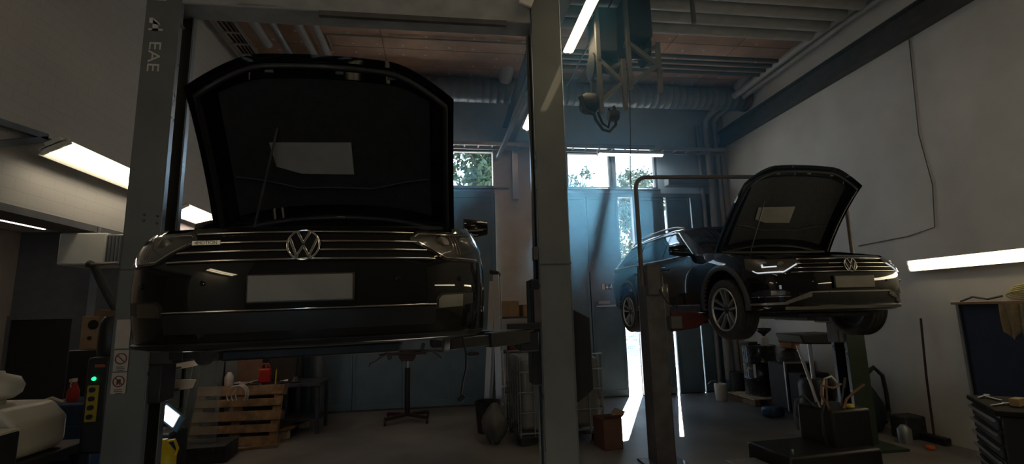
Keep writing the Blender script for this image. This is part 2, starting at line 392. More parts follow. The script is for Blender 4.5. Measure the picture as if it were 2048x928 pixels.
# ------------------------------------------------------------------ lamps
TUBE_Y = emis('tube_warm', (1.0, .85, .56), 2.2 * LAMP)
TUBE_L = emis('tube_left', (1.0, .88, .66), 1.15 * LAMP)
TUBE_P = emis('tube_pinkish', (1.0, .80, .66), 2.6 * LAMP)
TUBE_W = emis('tube_cool', (.80, .92, 1.0), 6.0 * LAMP)
REFW = mat('lamp_white_metal', (.70, .68, .60), .35, var=.04)
def lamp(name, label, p0, p1, w, tube, down, ntube=2, hous=None, group=None):
    """luminaire from p0 to p1; down = the way it shines"""
    a = Vector(p0); b = Vector(p1); L = (b - a).length; z = (b - a).normalized(); d = Vector(down); d = (d - z * d.dot(z)).normalized(); s_ = z.cross(d)
    t = thing(name, label, 'lamp', a); M = Matrix((s_, d, z)).transposed()
    def bx(m, c, sz): m.box(M @ Vector(c), sz, M)
    h = MB(); bx(h, (0, -.045, L / 2), (w * .5, .05, L)); h.build('housing', hous or REFW, t, bevel=.008)
    r_ = MB(); pl = [(-w / 2, .015), (-w * .30, -.018), (w * .30, -.018), (w / 2, .015), (w / 2, .009), (w * .30, -.026), (-w * .30, -.026), (-w / 2, .009)]
    vs_ = [M @ Vector((p[0], p[1], zz)) for zz in (0, L) for p in pl]
    r_.add(vs_, [tuple(range(8)), tuple(range(15, 7, -1))] + [(i, i + 8, (i + 1) % 8 + 8, (i + 1) % 8) for i in range(8)]); r_.build('reflector', REFW, t, smooth=0)
    for k in range(ntube):
        x = (k - (ntube - 1) / 2) * w * .42
        m = MB(); m.cyl(M @ Vector((x, .012, .03)), M @ Vector((x, .012, L - .03)), .019, n=12); m.build('tube', tube, t)
    for zz in (.012, L - .012):
        m = MB(); bx(m, (0, -.005, zz), (w * .9, .055, .024)); m.build('end_cap', REFW, t, bevel=.004)
    return t
la = lamp('wall_lamp', 'long yellow fluorescent lamp on left wall, left of the lettered post', (-3.16, 4.30, 3.17), (-3.16, 5.85, 3.17), .26, TUBE_L, (.45, 0, -.9))
for yy in (.2, 1.3): MB().bar((0, yy, .05), (XL + 3.16, yy, .14), .03, .03).build('wall_bracket', FRAMEP, la)
tb = MB(); tb.bar((-3.34, 4.44, 3.30), (-3.34, 2.4, 3.10), .05, .05); tb.bar((-3.34, 4.44, 3.28), (-3.34, 3.2, 2.72), .05, .05)
tag(tb.build('wall_brace', FRAMEP), 'dark angled steel brace on left wall beyond the yellow lamp', 'brace')
lamp('wall_lamp', 'pinkish white fluorescent lamp on left wall beside the raised hood', (-3.2, 6.30, 3.08), (-3.2, 7.6, 3.08), .26, TUBE_P, (.45, 0, -.9))
lamp('side_room_lamp', 'fluorescent lamp under the low ceiling of the side room', (-5.08, 4.6, 2.955), (-5.08, 6.95, 2.955), .16, TUBE_P, (0, 0, -1), 1)
lamp('ceiling_lamp', 'bright yellow fluorescent lamp hanging beside top of the middle post', (1.66, 4.35, 5.20), (1.66, 6.0, 5.20), .14, TUBE_Y, (0, 0, -1))
lamp('ceiling_lamp', 'small lit lamp end under roof beam behind the middle post', (1.52, 7.95, 5.14), (1.52, 8.7, 5.14), .12, TUBE_P, (-.5, 0, -1))
lamp('rail_lamp', 'white lit lamp under the cable ladder in front of right windows', (3.15, 9.45, 4.93), (4.60, 9.45, 4.93), .10, TUBE_W, (0, -.3, -1), 1)
lamp('wall_lamp', 'long warm fluorescent lamp on right wall above the blue tool board', (6.08, 3.2, 2.20), (6.08, 5.70, 2.20), .14, TUBE_Y, (-1, 0, -.15))
lamp('wall_lamp', 'warm fluorescent lamp on left wall nearest the front wall', (-3.16, -1.6, 3.08), (-3.16, .2, 3.08), .26, TUBE_Y, (.45, 0, -.9))
lamp('wall_lamp', 'warm fluorescent lamp on right wall nearest the front wall', (6.08, -1.8, 2.20), (6.08, 1.4, 2.20), .14, TUBE_Y, (-1, 0, -.15))
lamp('ceiling_lamp', 'fluorescent ceiling lamp between two lifts nearest the front wall', (1.66, -.8, 5.20), (1.66, 2.2, 5.20), .14, TUBE_Y, (0, 0, -1))
lamp('ceiling_lamp', 'added unseen fill lamp over right bay nearest the front wall', (4.3, -.8, 5.60), (4.3, 2.4, 5.60), .14, TUBE_Y, (0, 0, -1))  # added out of view to brighten the right side
lamp('ceiling_lamp', 'added unseen fill lamp over left bay nearest the front wall', (-1.2, -1.8, 5.60), (-1.2, .6, 5.60), .14, TUBE_Y, (0, 0, -1))  # added out of view to light posts and hoods of this bay
# ------------------------------------------------------------------ ducts, pipes, trays
DUCTM = mat('duct_steel', (.22, .235, .25), .42, .6, var=.10, rvar=.1)
du = thing('ventilation_duct', 'thick round spiral duct running across the back ceiling', 'duct', (-1.5, 8.7, 5.88))
m = MB(); pr = []
x = 0
while x < 7.55: pr += [(.223, x), (.223, x + .118), (.229, x + .124), (.229, x + .132)]; x += .138
m.lathe([(0.02, 0)] + pr + [(.02, 7.56)], 40, axis='x'); m.build('duct_pipe', DUCTM, du, smooth=60)
MB().lathe([(.232, 0), (.232, .06), (.0, .065), (0, 0)], 40, o=(7.54, 0, 0), axis='x').build('end_cap', mat('cap_reddish', (.20, .07, .05), .5, var=.2), du)
for x in (2.62, 7.36):
    m = MB(); d = Vector((.10, -.70, .66)).normalized(); q = Vector((x, -.08, .08))
    m.cyl(q, q + d * .48, .125, n=28, cap=False); m.cyl(q + d * .48, q + d * .02, .117, n=28, cap=False); oo = MB().cyl(q + d * .36, q + d * .38, .1175, n=28).build('mouth_shade', BLACK, du); m.build('duct_outlet', mat('outlet_steel', (.45, .45, .44), .4, .4, rvar=.1), du, smooth=60)  # black disc stands in for the shade inside the open outlet
for x in (1.2, 3.4, 5.6):
    MB().lathe([(.232, x), (.235, x), (.235, x + .03), (.232, x + .03)], 40, axis='x', close=True).build('duct_band', STEEL, du)
    MB().cyl((x, 0, .23), (x, 0, .27), .008).build('hanger', STEEL, du)
PIPEW = mat('pipe_grey_paint', (.30, .29, .265), .5, var=.10)
PIPED = mat('pipe_dark', (.09, .085, .08), .5, var=.2)
for k in range(6):
    yy = 6.22 - .27 * k
    o = MB().cyl((-1.6, 0, 0), (5.55 + .04 * k, 0, 0), .095, n=24).build('heating_pipe', PIPEW, loc=(0, yy, 5.80), smooth=60)
    tag(o, ['thick grey heating pipe furthest back in the ceiling row', 'thick grey heating pipe second from the back of the row', 'thick grey heating pipe third from the back of the row', 'thick grey heating pipe fourth from the back of the row', 'thick grey heating pipe fifth from the back of the row', 'thick grey heating pipe nearest in the ceiling row'][k], 'pipe', 'heating pipes under the ceiling')
for k in range(3):
    o = MB().box((0, 0, 0), (.06, 1.75, .05)).build('pipe_hanger', PIPED, loc=((-1.0, 1.1, 5.3)[k], 5.55, 5.92)); tag(o, 'dark cross bar carrying the thick heating pipes', 'bar', 'pipe hanger bars')
    for yy in (-.8, .8): MB().cyl((0, yy, .02), (0, yy, ZC - 5.92), .01).build('hanger_rod', STEEL, o)
for k in range(4):
    yy = 7.62 - .17 * k
    o = MB().cyl((1.5, 0, 0), (5.72, 0, 0), .032, n=14).build('thin_pipe', PIPED, loc=(0, yy, 5.86), smooth=60)
    tag(o, ['thin dark pipe nearest the duct in the group of four', 'thin dark pipe second from the duct in group of four', 'thin dark pipe third from the duct in group of four', 'thin dark pipe furthest from duct in group of four'][k], 'pipe', 'thin pipes under the ceiling')
o = MB().box((0, 0, 0), (.05, .75, .10)).build('pipe_bracket', PIPED, loc=(5.76, 7.37, 5.86)); tag(o, 'dark bracket at the right ends of four thin pipes', 'bracket')
for (x, r_, mm, lb) in ((-2.47, .055, GREYP, 'metallic pipe running along ceiling above the raised hood'), (-2.10, .062, PIPEW, 'left one of two pale pipes above the raised hood'), (-1.88, .062, PIPEW, 'right one of two pale pipes above the raised hood'), (-2.72, .07, PIPEW, 'stub of pale pipe beside the left ceiling cable ladder')):
    y0, y1 = (3.0, 9.6) if x > -2.7 else (4.5, 7.5)
    tag(MB().cyl((0, y0, 0), (0, y1, 0), r_, n=20).build('ceiling_pipe', mm, loc=(x, 0, 5.95), smooth=60), lb, 'pipe')
for (x, r_, lb) in ((5.72, .065, 'outer pale pipe along right end of the ceiling pipes'), (5.92, .055, 'pale pipe close to right wall under the ceiling')):
    m = MB(); m.tube([(0, 3.2, 0), (0, 6.2, 0), (0, 9.4, 0), (.0, 9.6, -.08), (0, 9.62, -.25), (0, 9.62, -1.6), (0, 9.62, -5.6)], r_, 16)
    tag(m.build('ceiling_pipe', PIPEW, loc=(x, 0, 5.86), smooth=60), lb, 'pipe')
tag(MB().cyl((0, 0, 0), (0, 0, 5.7), .045, n=16).build('corner_pipe', GREYP, loc=(5.58, 9.725, 0), smooth=60), 'thin grey riser pipe left of two pale pipes in back corner', 'pipe')
tag(MB().span((-.05, -.05, 0), (.05, .05, 6.1)).build('corner_post', BEIGE, loc=(6.08, 9.70, 0)), 'narrow pale post in the back right corner', 'post')
m = MB(); m.tube([(0, 0, 0), (3.22, 0, 0)], .014, 8); m.tube([(0, 0, 0), (0, .45, 0)], .014, 8)
tag(m.build('conduit', PIPEW, loc=(-1.84, 7.42, 6.12)), 'thin pale conduit across the brown ceiling boards', 'conduit')
for i, (x, lb) in enumerate(((1.77, 'thin conduit right of the yellow ceiling lamp, left of a pair'), (2.06, 'thin conduit right of the yellow ceiling lamp, right of a pair'))):
    tag(MB().cyl((0, 4.6, 0), (0, 7.6, 0), .012, n=8).build('conduit', PIPED, loc=(x, 0, 5.5)), lb, 'conduit')
def tray(label, p0, p1, w, step, m_, side=(0, 0, 1)):
    a = Vector(p0); b = Vector(p1); L = (b - a).length; z = (b - a).normalized(); u = Vector((0, 0, 1)); s_ = u.cross(z).normalized()
    t = thing('cable_ladder', label, 'cable ladder', a)
    for sg in (-1, 1):
        MB().bar(s_ * sg * w / 2, z * L + s_ * sg * w / 2, .02, .07).build('rail', m_, t)
    n = int(L / step)
    for i in range(n + 1):
        q = z * (i * step + .02); MB().bar(q - s_ * w / 2, q + s_ * w / 2, .03, .018).build('rung', m_, t)
    return t
t1 = tray('pale cable ladder along back wall in front of the windows', (.1, 9.45, 5.06), (6.0, 9.45, 5.02), .26, .28, PIPEW)
m = MB(); m.tube([(0, .03, .03), (1.5, .05, .035), (3, .02, .03), (5.9, .04, .0)], .02, 6); m.tube([(0, -.05, .03), (2, -.03, .03), (5.9, -.05, .0)], .016, 6); tag(m.build('cable_bundle', BLACK, loc=(.1, 9.45, 5.06)), 'dark cables lying on the back cable ladder', 'cables')
t2 = tray('cable ladder along ceiling at the left wall', (-3.12, 3.0, 5.93), (-3.12, 9.4, 5.93), .30, .32, PIPEW)
m = MB()
for k in range(4): m.tube([(-.10 + .06 * k, y_, .04 + .012 * math.sin(y_ * 3 + k)) for y_ in [i * .4 for i in range(16)]], .016, 6)
tag(m.build('cable_bundle', BLACK, loc=(-3.12, 3.1, 5.93)), 'dark cables lying on the left ceiling cable ladder', 'cables')
# air curtain above the right gate
ac = thing('door_heater', 'grey box heater above right part of gate', 'heater', (5.1, 9.50, 4.35))
for x in (-.3, .2): MB().box((x, .20, .05), (.04, .22, .04)).build('bracket', FRAMEP, ac)
MB().box((0, 0, 0), (.92, .22, .17)).build('casing', mat('heater_grey', (.16, .17, .18), .5, var=.1), ac, bevel=.015)
for k in range(4): MB().box((0, -.112, -.05 + .032 * k), (.84, .006, .010)).build('grille_slat', FRAMEP, ac)
# ------------------------------------------------------------------ hose reels hung from the ceiling
TUBEP = mat('rack_tube', (.12, .115, .10), .5, .2, var=.15)
DARKP = mat('reel_dark', (.022, .024, .027), .55, var=.3)
def rack(label, x, y, low, w, drum_r, dz):
    t = thing('hose_reel_rack', label, 'hose reel', (x, y, low)); H = ZC - low
    def tb(n_, a, b, r_=.026): MB().bar(a, b, r_ * 2, r_ * 2).build(n_, TUBEP, t, bevel=.005)
    tb('upright', (0, 0, 0), (0, 0, H)); tb('upright', (w, 0, dz - .05), (w, 0, dz + .60))
    tb('brace', (.0, 0, dz + .58), (w - .02, 0, dz + .30)); tb('brace', (w - .02, 0, dz + .30), (0, 0, dz + .05))
    tb('upright', (w * .3, .54, .25), (w * .3, .54, H)); tb('crossbar', (0, 0, dz + .62), (w * .3, .54, dz + .62)); tb('crossbar', (w, 0, dz + .55), (w * .3, .54, dz + .62))
    m = MB(); m.lathe([(0, -.16), (drum_r, -.16), (drum_r, -.14), (drum_r * .5, -.13), (drum_r * .5, .13), (drum_r, .14), (drum_r, .16), (0, .16)], 28, o=(w * .45, .25, dz + .62), axis='x'); m.build('reel_drum', DARKP, t)
    m = MB(); m.box((w * .5, .22, dz + 1.0), (w * .85, .40, .60)); m.build('reel_casing', DARKP, t, bevel=.03)
    return t
r1 = rack('hanging hose reel rack lower and left of the pair, black hose looped under it', 1.84, 5.275, 4.02, .30, .17, .10)
m = MB(); m.lathe([(0, -.09), (.10, -.09), (.13, -.04), (.13, .06), (.09, .10), (0, .10)], 20, o=(-.12, .1, .16), axis='x'); m.build('motor', DARKP, r1)
m = MB(); m.lathe([(0, -.06), (.06, -.06), (.075, 0), (.06, .06), (0, .06)], 16, o=(.16, .05, -.0), axis='x'); m.build('hose_stop', DARKP, r1)
m = MB(); m.tube([(-.10, .05, .10), (-.06, .05, -.06), (.02, .05, -.18), (.10, .05, -.20), (.18, .05, -.12), (.20, .05, .02), (.17, .05, .12)], .018, 8); m.tube([(-.02, .08, .05), (.03, .08, -.09), (.10, .08, -.14), (.13, .08, -.02), (.12, .08, .1)], .015, 8); m.build('hose', RUBBER, r1)
m = MB(); m.tube([(-.26, 0, .20), (-.20, 0, .04), (-.08, 0, -.02)], .02, 8); m.build('hose_guide', DARKP, r1)
r2 = rack('hanging hose reel rack higher and right of the pair with boxy dark casing', 2.22, 5.275, 4.34, .38, .20, .02)
tag(MB().cyl((0, 0, 0), (0, 0, 1.05), .028, n=10).build('hanging_rod', TUBEP, loc=(2.95, 5.005, 5.08)), 'short pale rod hanging from ceiling right of the hose reels', 'rod')
tag(MB().tube([(0, 0, 0), (.05, .2, -.6), (.18, .6, -.95), (.30, .9, -1.1)], .006, 6).build('hanging_cable', BLACK, loc=(2.3, 5.5, 4.5)), 'thin black cable drooping under the hose reels', 'cable')
sg = MB(); sg.box((0, 0, 0), (.11, .03, .16), Matrix.Rotation(R(20), 3, 'Y')); tag(sg.build('white_sensor_box', WHITEP, loc=(.665, 3.5, 4.22), bevel=.006), 'small white box hanging under crossbeam left of the middle post', 'box')
MB().cyl((0, 0, .06), (.05, .1, .2), .008).build('bracket', STEEL, bpy.data.objects['white_sensor_box'])
# ------------------------------------------------------------------ cars
PAINT = mat('black_car_paint', (.003, .003, .0035), .5, 0, 1.0, var=.2, spec=.08)
CLAD = mat('arch_cladding', (.045, .045, .048), .55, var=.2, scale=40)
GLASSD = mat('dark_car_glass', (.004, .005, .006), .02, 0, 0.5, rvar=.01)
LAMPBK = mat('lamp_housing', (.075, .073, .066), .35, .2, rvar=.1)
CLEAR = mat('clear_lens', (1, 1, 1), .02, trans=1.0, ior=1.2, rvar=.01)
REFL = mat('lamp_reflector', (.26, .26, .25), .30, 1.0, rvar=.08)
UNDER = mat('underbody', (.015, .015, .016), .6, var=.4, scale=10)
PAD = mat('hood_pad', (.010, .010, .011), .8, var=.4, scale=18, bump=.5, bscale=60)
PLATE = mat('number_plate', (.17, .155, .135), .5, var=.12, scale=5)
TRIMS = mat('trim_bright', (.80, .80, .80), .34, .85, rvar=.05)
SATIN = mat('satin_silver', (.42, .41, .39), .3, .9, rvar=.08)

OUT_F = [(0, 0), (.010, .22), (.034, .42), (.075, .58), (.130, .71), (.205, .82), (.300, .90), (.43, .952), (.62, .982), (.95, .996)]
OUT_R = [(.80, .99), (.52, .972), (.33, .935), (.19, .87), (.10, .75), (.045, .52), (.014, .27), (0, 0)]
def catmull(P, m):
    out = []
    for i in range(len(P) - 1):
        p0, p1, p2, p3 = P[max(i - 1, 0)], P[i], P[i + 1], P[min(i + 2, len(P) - 1)]
        for k in range(m):
            t = k / m
            out.append(tuple(.5 * (2 * b + (c - a) * t + (2 * a - 5 * b + 4 * c - d) * t * t + (3 * b - a - 3 * c + d) * t ** 3) for a, b, c, d in zip(p0, p1, p2, p3)))
    out.append(tuple(P[-1])); return out
OF = catmull(OUT_F, 4); OR_ = catmull(OUT_R, 4); NMID = 24
def outline(xf, xr, w, ff=1.0):
    pts = [(xf - d * ff, f * w) for d, f in OF]
    a = pts[-1][0]; b = xr + OR_[0][0]
    pts += [(a + (b - a) * i / (NMID + 1), w * (.996 + (.004 if 3 < i < NMID - 3 else 0) + (-.006) * (i / NMID) * .9)) for i in range(1, NMID + 1)]
    pts += [(xr + d, f * w) for d, f in OR_]
    return pts
NP = len(OF) + NMID + len(OR_)
def sst(a, b, x):
    t = max(0, min(1, (x - a) / (b - a))); return t * t * (3 - 2 * t)
#        zf    zs    zr    xf     xr     w
LEV = [(.205, .205, .30, 2.060, -2.28, .835),
       (.210, .210, .31, 2.150, -2.35, .888),
       (.234, .230, .34, 2.200, -2.42, .906),
       (.290, .320, .43, 2.222, -2.46, .912),
       (.370, .440, .52, 2.240, -2.475, .916),
       (.460, .560, .62, 2.250, -2.48, .918),
       (.540, .670, .72, 2.248, -2.475, .915),
       (.610, .760, .80, 2.236, -2.465, .908),
       (.675, .825, .87, 2.212, -2.455, .892),
       (.735, .880, .93, 2.170, -2.44, .868),
       (.775, .935, .99, 2.115, -2.42, .845)]
LV = catmull(LEV, 3)
def body_pt(p, v):
    """point on the lower body: p 0..1 front centre to rear centre, v 0..1 bottom to belt"""
    fv = v * (len(LV) - 1); i = min(int(fv), len(LV) - 2); t = fv - i
    zf, zs, zr, xf, xr, w = [a + (b - a) * t for a, b in zip(LV[i], LV[i + 1])]
    fp = p * (NP - 1); j = min(int(fp), NP - 2); u = fp - j
    if (xf, xr, w) not in _oc: _oc[(xf, xr, w)] = outline(xf, xr, w)
    o = _oc[(xf, xr, w)]
    x = o[j][0] + (o[j + 1][0] - o[j][0]) * u; y = o[j][1] + (o[j + 1][1] - o[j][1]) * u
    z = zf + (zs - zf) * sst(2.2, .95, x); z = z + (zr - zs) * sst(-1.2, -2.3, x)
    return Vector((x, y, z))
_oc = {}
def solve_v(p, z):
    lo, hi = 0.0, 1.0
    for _ in range(26):
        m = (lo + hi) / 2
        if body_pt(p, m).z < z: lo = m
        else: hi = m
    return (lo + hi) / 2
def p_y(y):
    lo, hi = 0.0, (len(OF) - 1) / (NP - 1)
    for _ in range(26):
        m = (lo + hi) / 2
        if body_pt(m, .6).y < y: lo = m
        else: hi = m
    return lo
def p_x(x):
    lo, hi = 0.0, 1.0
    for _ in range(26):
        m = (lo + hi) / 2
        if body_pt(m, .6).x > x: lo = m
        else: hi = m
    return lo
def body_s(p, z, off=0.0, side=1):
    v = solve_v(p, z); q = body_pt(p, v)
    e = .004
    a = body_pt(min(1, p + e), v) - body_pt(max(0, p - e), v); b = body_pt(p, min(1, v + .02)) - body_pt(p, max(0, v - .02))
    n = a.cross(b)
    if n.length < 1e-9: n = Vector((1, 0, 0))
    n.normalize()
    if p < .02: n.y = 0; n.normalize()
    c = q - Vector((-.1, 0, .55))
    if n.dot(c) < 0: n = -n
    q = q + n * off
    if side < 0: q.y = -q.y; n.y = -n.y
    return q, n
def patch(mb, p0, p1, zl, zu, off, thick, side=1, ns=10, nz=4):
    """strip on the body skin between two z curves (functions of 0..1), p from p0 to p1; side 0 = straight across both halves"""
    rows = []; nor = []
    for k in range(nz + 1):
        r_ = []; nr = []
        for i in range(ns + 1):
            t = i / ns; pp = p0 + (p1 - p0) * t; sd = side
            if side == 0: sd = 1 if pp >= 0 else -1
            q, n = body_s(abs(pp), zl(t) + (zu(t) - zl(t)) * k / nz, off, sd)
            r_.append(q); nr.append(n)
        rows.append(r_); nor.append(nr)
    mb.slab(rows, lambda j, i: -nor[j][i] * thick)
    return mb
def lin(*pts):
    def g(t):
        for (a, b), (c, d) in zip(pts, pts[1:]):
            if t <= c: return b + (d - b) * (t - a) / (c - a + 1e-9)
        return pts[-1][1]
    return g
def closed_loft(rings, crown=None, nyc=12, bottom=True):
    """half rings (front centre .. rear centre, y>=0) mirrored to a closed mesh with bridged top and bottom"""
    mb = MB(); full = []
    for h in rings:
        full.append(list(h) + [Vector((q[0], -q[1], q[2])) for q in reversed(h[1:-1])])
    n = len(full[0]); m = len(rings[0])
    mb.grid(full, closed_u=True)
    def cap(h, cr):
        rows = []
        for q in h:
            rows.append([Vector((q[0], q[1] * (1 - 2 * k / nyc), q[2] + (cr * (q[1]) * (1 - (1 - 2 * k / nyc) ** 2) if cr else 0))) for k in range(nyc + 1)])
        mb.grid(rows)
    cap(rings[-1], crown)
    if bottom: cap(rings[0], 0)
    return mb
def boolean(me, cutters):
    o = bpy.data.objects.new('tmp', me); COL.objects.link(o); cs = []
    for c in cutters:
        co = bpy.data.objects.new('tmpc', c); COL.objects.link(co); cs.append(co)
        b = o.modifiers.new('b', 'BOOLEAN'); b.object = co; b.operation = 'DIFFERENCE'; b.solver = 'EXACT'
    dg = bpy.context.evaluated_depsgraph_get(); dg.update()
    r_ = bpy.data.meshes.new_from_object(o.evaluated_get(dg))
    for x in [o] + cs: bpy.data.objects.remove(x)
    return r_
def link(name, me, m, parent, smooth=30):
    me.name = name; me.materials.clear(); me.materials.append(m)
    if smooth: me.shade_smooth(); me.set_sharp_from_angle(angle=R(smooth))
    o = bpy.data.objects.new(name, me); COL.objects.link(o); o.parent = parent; return o

# greenhouse: h 0 belt .. 1 roof edge
def gh_ring(h):
    e = h ** 1.15
    xf = 1.03 + (.16 - 1.03) * (.88 * h + .12 * h * h); xr = -2.40 + .36 * (h ** 1.3)
    w = .855 - .21 * h - .03 * h * h
    zz = lambda x: (.945 + .04 * sst(.3, -2.2, x)) * (1 - h) + h * (1.405 - .055 * sst(-.9, -2.2, x) - .015 * sst(-.6, .3, x))
    F = [(0, 0), (.012, .25), (.04, .48), (.085, .68), (.15, .84), (.25, .935), (.42, .985), (.7, 1.0)]
    B = [(.5, 1.0), (.28, .975), (.15, .92), (.07, .8), (.025, .5), (.008, .25), (0, 0)]
    f_ = catmull(F, 4); b_ = catmull(B, 4)
    pts = [(xf - d, f * w) for d, f in f_]
    a = pts[-1][0]; b = xr + b_[0][0]
    pts += [(a + (b - a) * i / 21, w) for i in range(1, 21)]
    pts += [(xr + d, f * w) for d, f in b_]
    return [Vector((x, y, zz(x))) for x, y in pts], len(f_)
def gh_at(h, x=None, y=None, rear=False):
    r_, nf = gh_ring(h)
    if y is not None:
        seq = r_[:nf] if not rear else list(reversed(r_))[:29]
        for a, b in zip(seq, seq[1:]):
            if a.y <= y <= b.y + 1e-9: return a.lerp(b, (y - a.y) / (b.y - a.y + 1e-9))
        return seq[-1].copy()
    for a, b in zip(r_[8:], r_[9:]):
        if b.x <= x <= a.x: return a.lerp(b, (a.x - x) / (a.x - b.x + 1e-9))
    return r_[-3].copy()
def gh_side(mb, c, off, th, side, n=10, m=5):
    """glass: c = (x front bottom, x rear bottom, x front top, x rear top, h0, h1)"""
    rows = []
    for j in range(m + 1):
        t = j / m; h = c[4] + (c[5] - c[4]) * t
        a = c[0] + (c[2] - c[0]) * t; b = c[1] + (c[3] - c[1]) * t
        rows.append([gh_at(h, x=a + (b - a) * i / n) for i in range(n + 1)])
    tilt = Vector((0, .87, .45))
    rows = [[q + tilt * off for q in r_] for r_ in rows]
    if side < 0: rows = [[Vector((q.x, -q.y, q.z)) for q in r_] for r_ in rows]
    mb.slab(rows, lambda j, i: Vector((0, -.87 * side, -.45)) * th)
    return mb
def gh_front(mb, y0, y1, h0, h1, off, th, rear=False, n=16, m=6):
    rows = []
    for j in range(m + 1):
        h = h0 + (h1 - h0) * j / m; yy = y0 + (y1 - y0) * j / m; r_ = []
        for i in range(n + 1):
            y = -yy + 2 * yy * i / n; q = gh_at(h, y=abs(y), rear=rear); r_.append(Vector((q.x, math.copysign(q.y, y), q.z)))
        rows.append(r_)
    d = Vector((-.8, 0, .6)) if rear else Vector((.45, 0, .89))
    rows = [[q + d * off for q in r_] for r_ in rows]
    mb.slab(rows, lambda j, i: -d * th)
    return mb

AXF, AXR, TRK, WR = 1.395, -1.395, .795, .338
_shell = None
def shell_mesh():
    global _shell
    if _shell is None:
        rings = []
        for k in range(len(LV)):
            v = k / (len(LV) - 1); rings.append([body_pt(i / (NP - 1), v) for i in range(NP)])
        me = closed_loft(rings, crown=.02).mesh('body', PAINT)
        cut = []
        for ax in (AXF, AXR):
            for sd in (-1, 1):
                cut.append(MB().cyl((ax, sd * .56, WR - .02), (ax, sd * 1.2, WR - .02), .378, n=48).mesh('c', PAINT))
        # engine bay
        bay = MB().prism([(2.03, -.60), (1.95, -.70), (1.06, -.745), (1.06, .745), (1.95, .70), (2.03, .60)], .50, 1.3, 'z').mesh('c', PAINT)
        cut.append(bay)
        _shell = boolean(me, cut)
    return _shell
def wheel(parent, x, side, z, steer=0):
    w = bpy.data.objects.new('wheel', None); COL.objects.link(w); w.parent = parent
    w.location = (x, side * TRK, z); w.rotation_euler = (0, 0, steer if side > 0 else PI + steer)
    # built with the outer face at +y
    t = MB(); W = .118
    prof = [(.246, -W + .012), (.266, -W), (.312, -W + .002), (.330, -W + .018)]
    for c in (-.075, -.028, .028, .075):
        prof += [(.337, c - .02), (.338, c + .012), (.330, c + .015), (.330, c + .020)]
    prof += [(.330, W - .018), (.312, W - .002), (.266, W), (.246, W - .012), (.239, W - .03), (.239, -W + .03)]
    t.lathe(prof, 56, axis='y', close=True); t.build('tyre', RUBBER, w, smooth=50)
    r_ = MB()
    r_.lathe([(.243, -W + .012), (.243, W - .014), (.239, W - .004), (.229, W - .008), (.223, W - .03), (.215, .0), (.215, -W + .02)], 48, axis='y', close=True)
    r_.build('rim_barrel', mat('rim_dark', (.02, .02, .021), .45, .3, rvar=.1), w, smooth=40)
    r_ = MB(); r_.lathe([(.222, W - .02), (.229, W - .006), (.240, W - .002), (.245, W - .008), (.244, W - .02)], 48, axis='y', close=True); r_.build('rim_lip', mat('rim_alloy', (.50, .50, .49), .38, .85, rvar=.06), w, smooth=40)
    MB().lathe([(.0, -.06), (.20, -.06), (.205, -.02), (.06, .01), (.0, .01)], 40, axis='y').build('brake_disc', DARKSTEEL, w)
    for k in range(5):
        a0 = 2 * PI * k / 5 + .31
        for s_ in (-1, 1):
            m = MB(); rows = []
            for j, (rr, da, wd_, yy) in enumerate(((.030, .42, .018, .070), (.075, .30, .0115, .085), (.13, .25, .0105, .094), (.18, .225, .0115, .101), (.232, .215, .017, .107))):
                a = a0 + s_ * da; ca, sa = math.cos(a), math.sin(a); tx, tz = -sa, ca
                rows.append([Vector((ca * rr + tx * o_, yy - dy, sa * rr + tz * o_)) for o_, dy in ((-wd_, .018), (-wd_ * .8, 0), (wd_ * .8, 0), (wd_, .018))])
            m.slab(rows, lambda j, i: Vector((0, -.022, 0)))
            m.build('spoke', mat('rim_alloy', (.3, .3, .3)), w, smooth=30)
    h = MB(); h.lathe([(.0, .086), (.030, .086), (.034, .080), (.058, .074), (.062, .05), (.0, .05)], 24, axis='y'); h.build('hub_cap', DARKSTEEL, w)
    return w
def emblem(parent, loc, rad):
    """ring with the letters V above W, in the local yz plane facing +x"""
    e = bpy.data.objects.new('emblem', None); COL.objects.link(e); e.parent = parent; e.location = loc; e.rotation_euler = (0, R(-6), 0)
    MB().lathe([(0, -.012), (rad * .98, -.012), (rad * 1.0, .0), (0, .002)], 40, axis='x').build('emblem_disc', mat('emblem_black', (.006, .006, .007), .15, 0, 1.0, rvar=.02), e)
    n = 48; m = MB(); pts = [(0.004, math.cos(2 * PI * i / n) * rad * .93, math.sin(2 * PI * i / n) * rad * .93) for i in range(n)]
    m.tube(pts, rad * .075, 8, closed=True); m.build('ring', CHROME, e, smooth=60)
    def strokes(name, P):
        mm = MB(); wd_ = rad * .075
        for (a, b), (c, d) in zip(P, P[1:]):
            mm.bar((.006, a * rad, b * rad), (.006, c * rad, d * rad), wd_ * 2, .008, up=(1, 0, 0))
        mm.build(name, CHROME, e, bevel=.0015)
    # seen from the front, +y is to the viewer's right
    strokes('letter_v', [(-.36, .80), (0, .10), (.36, .80)])
    strokes('letter_w', [(-.80, .42), (-.36, -.74), (0, -.04), (.36, -.74), (.80, .42)])
    return e
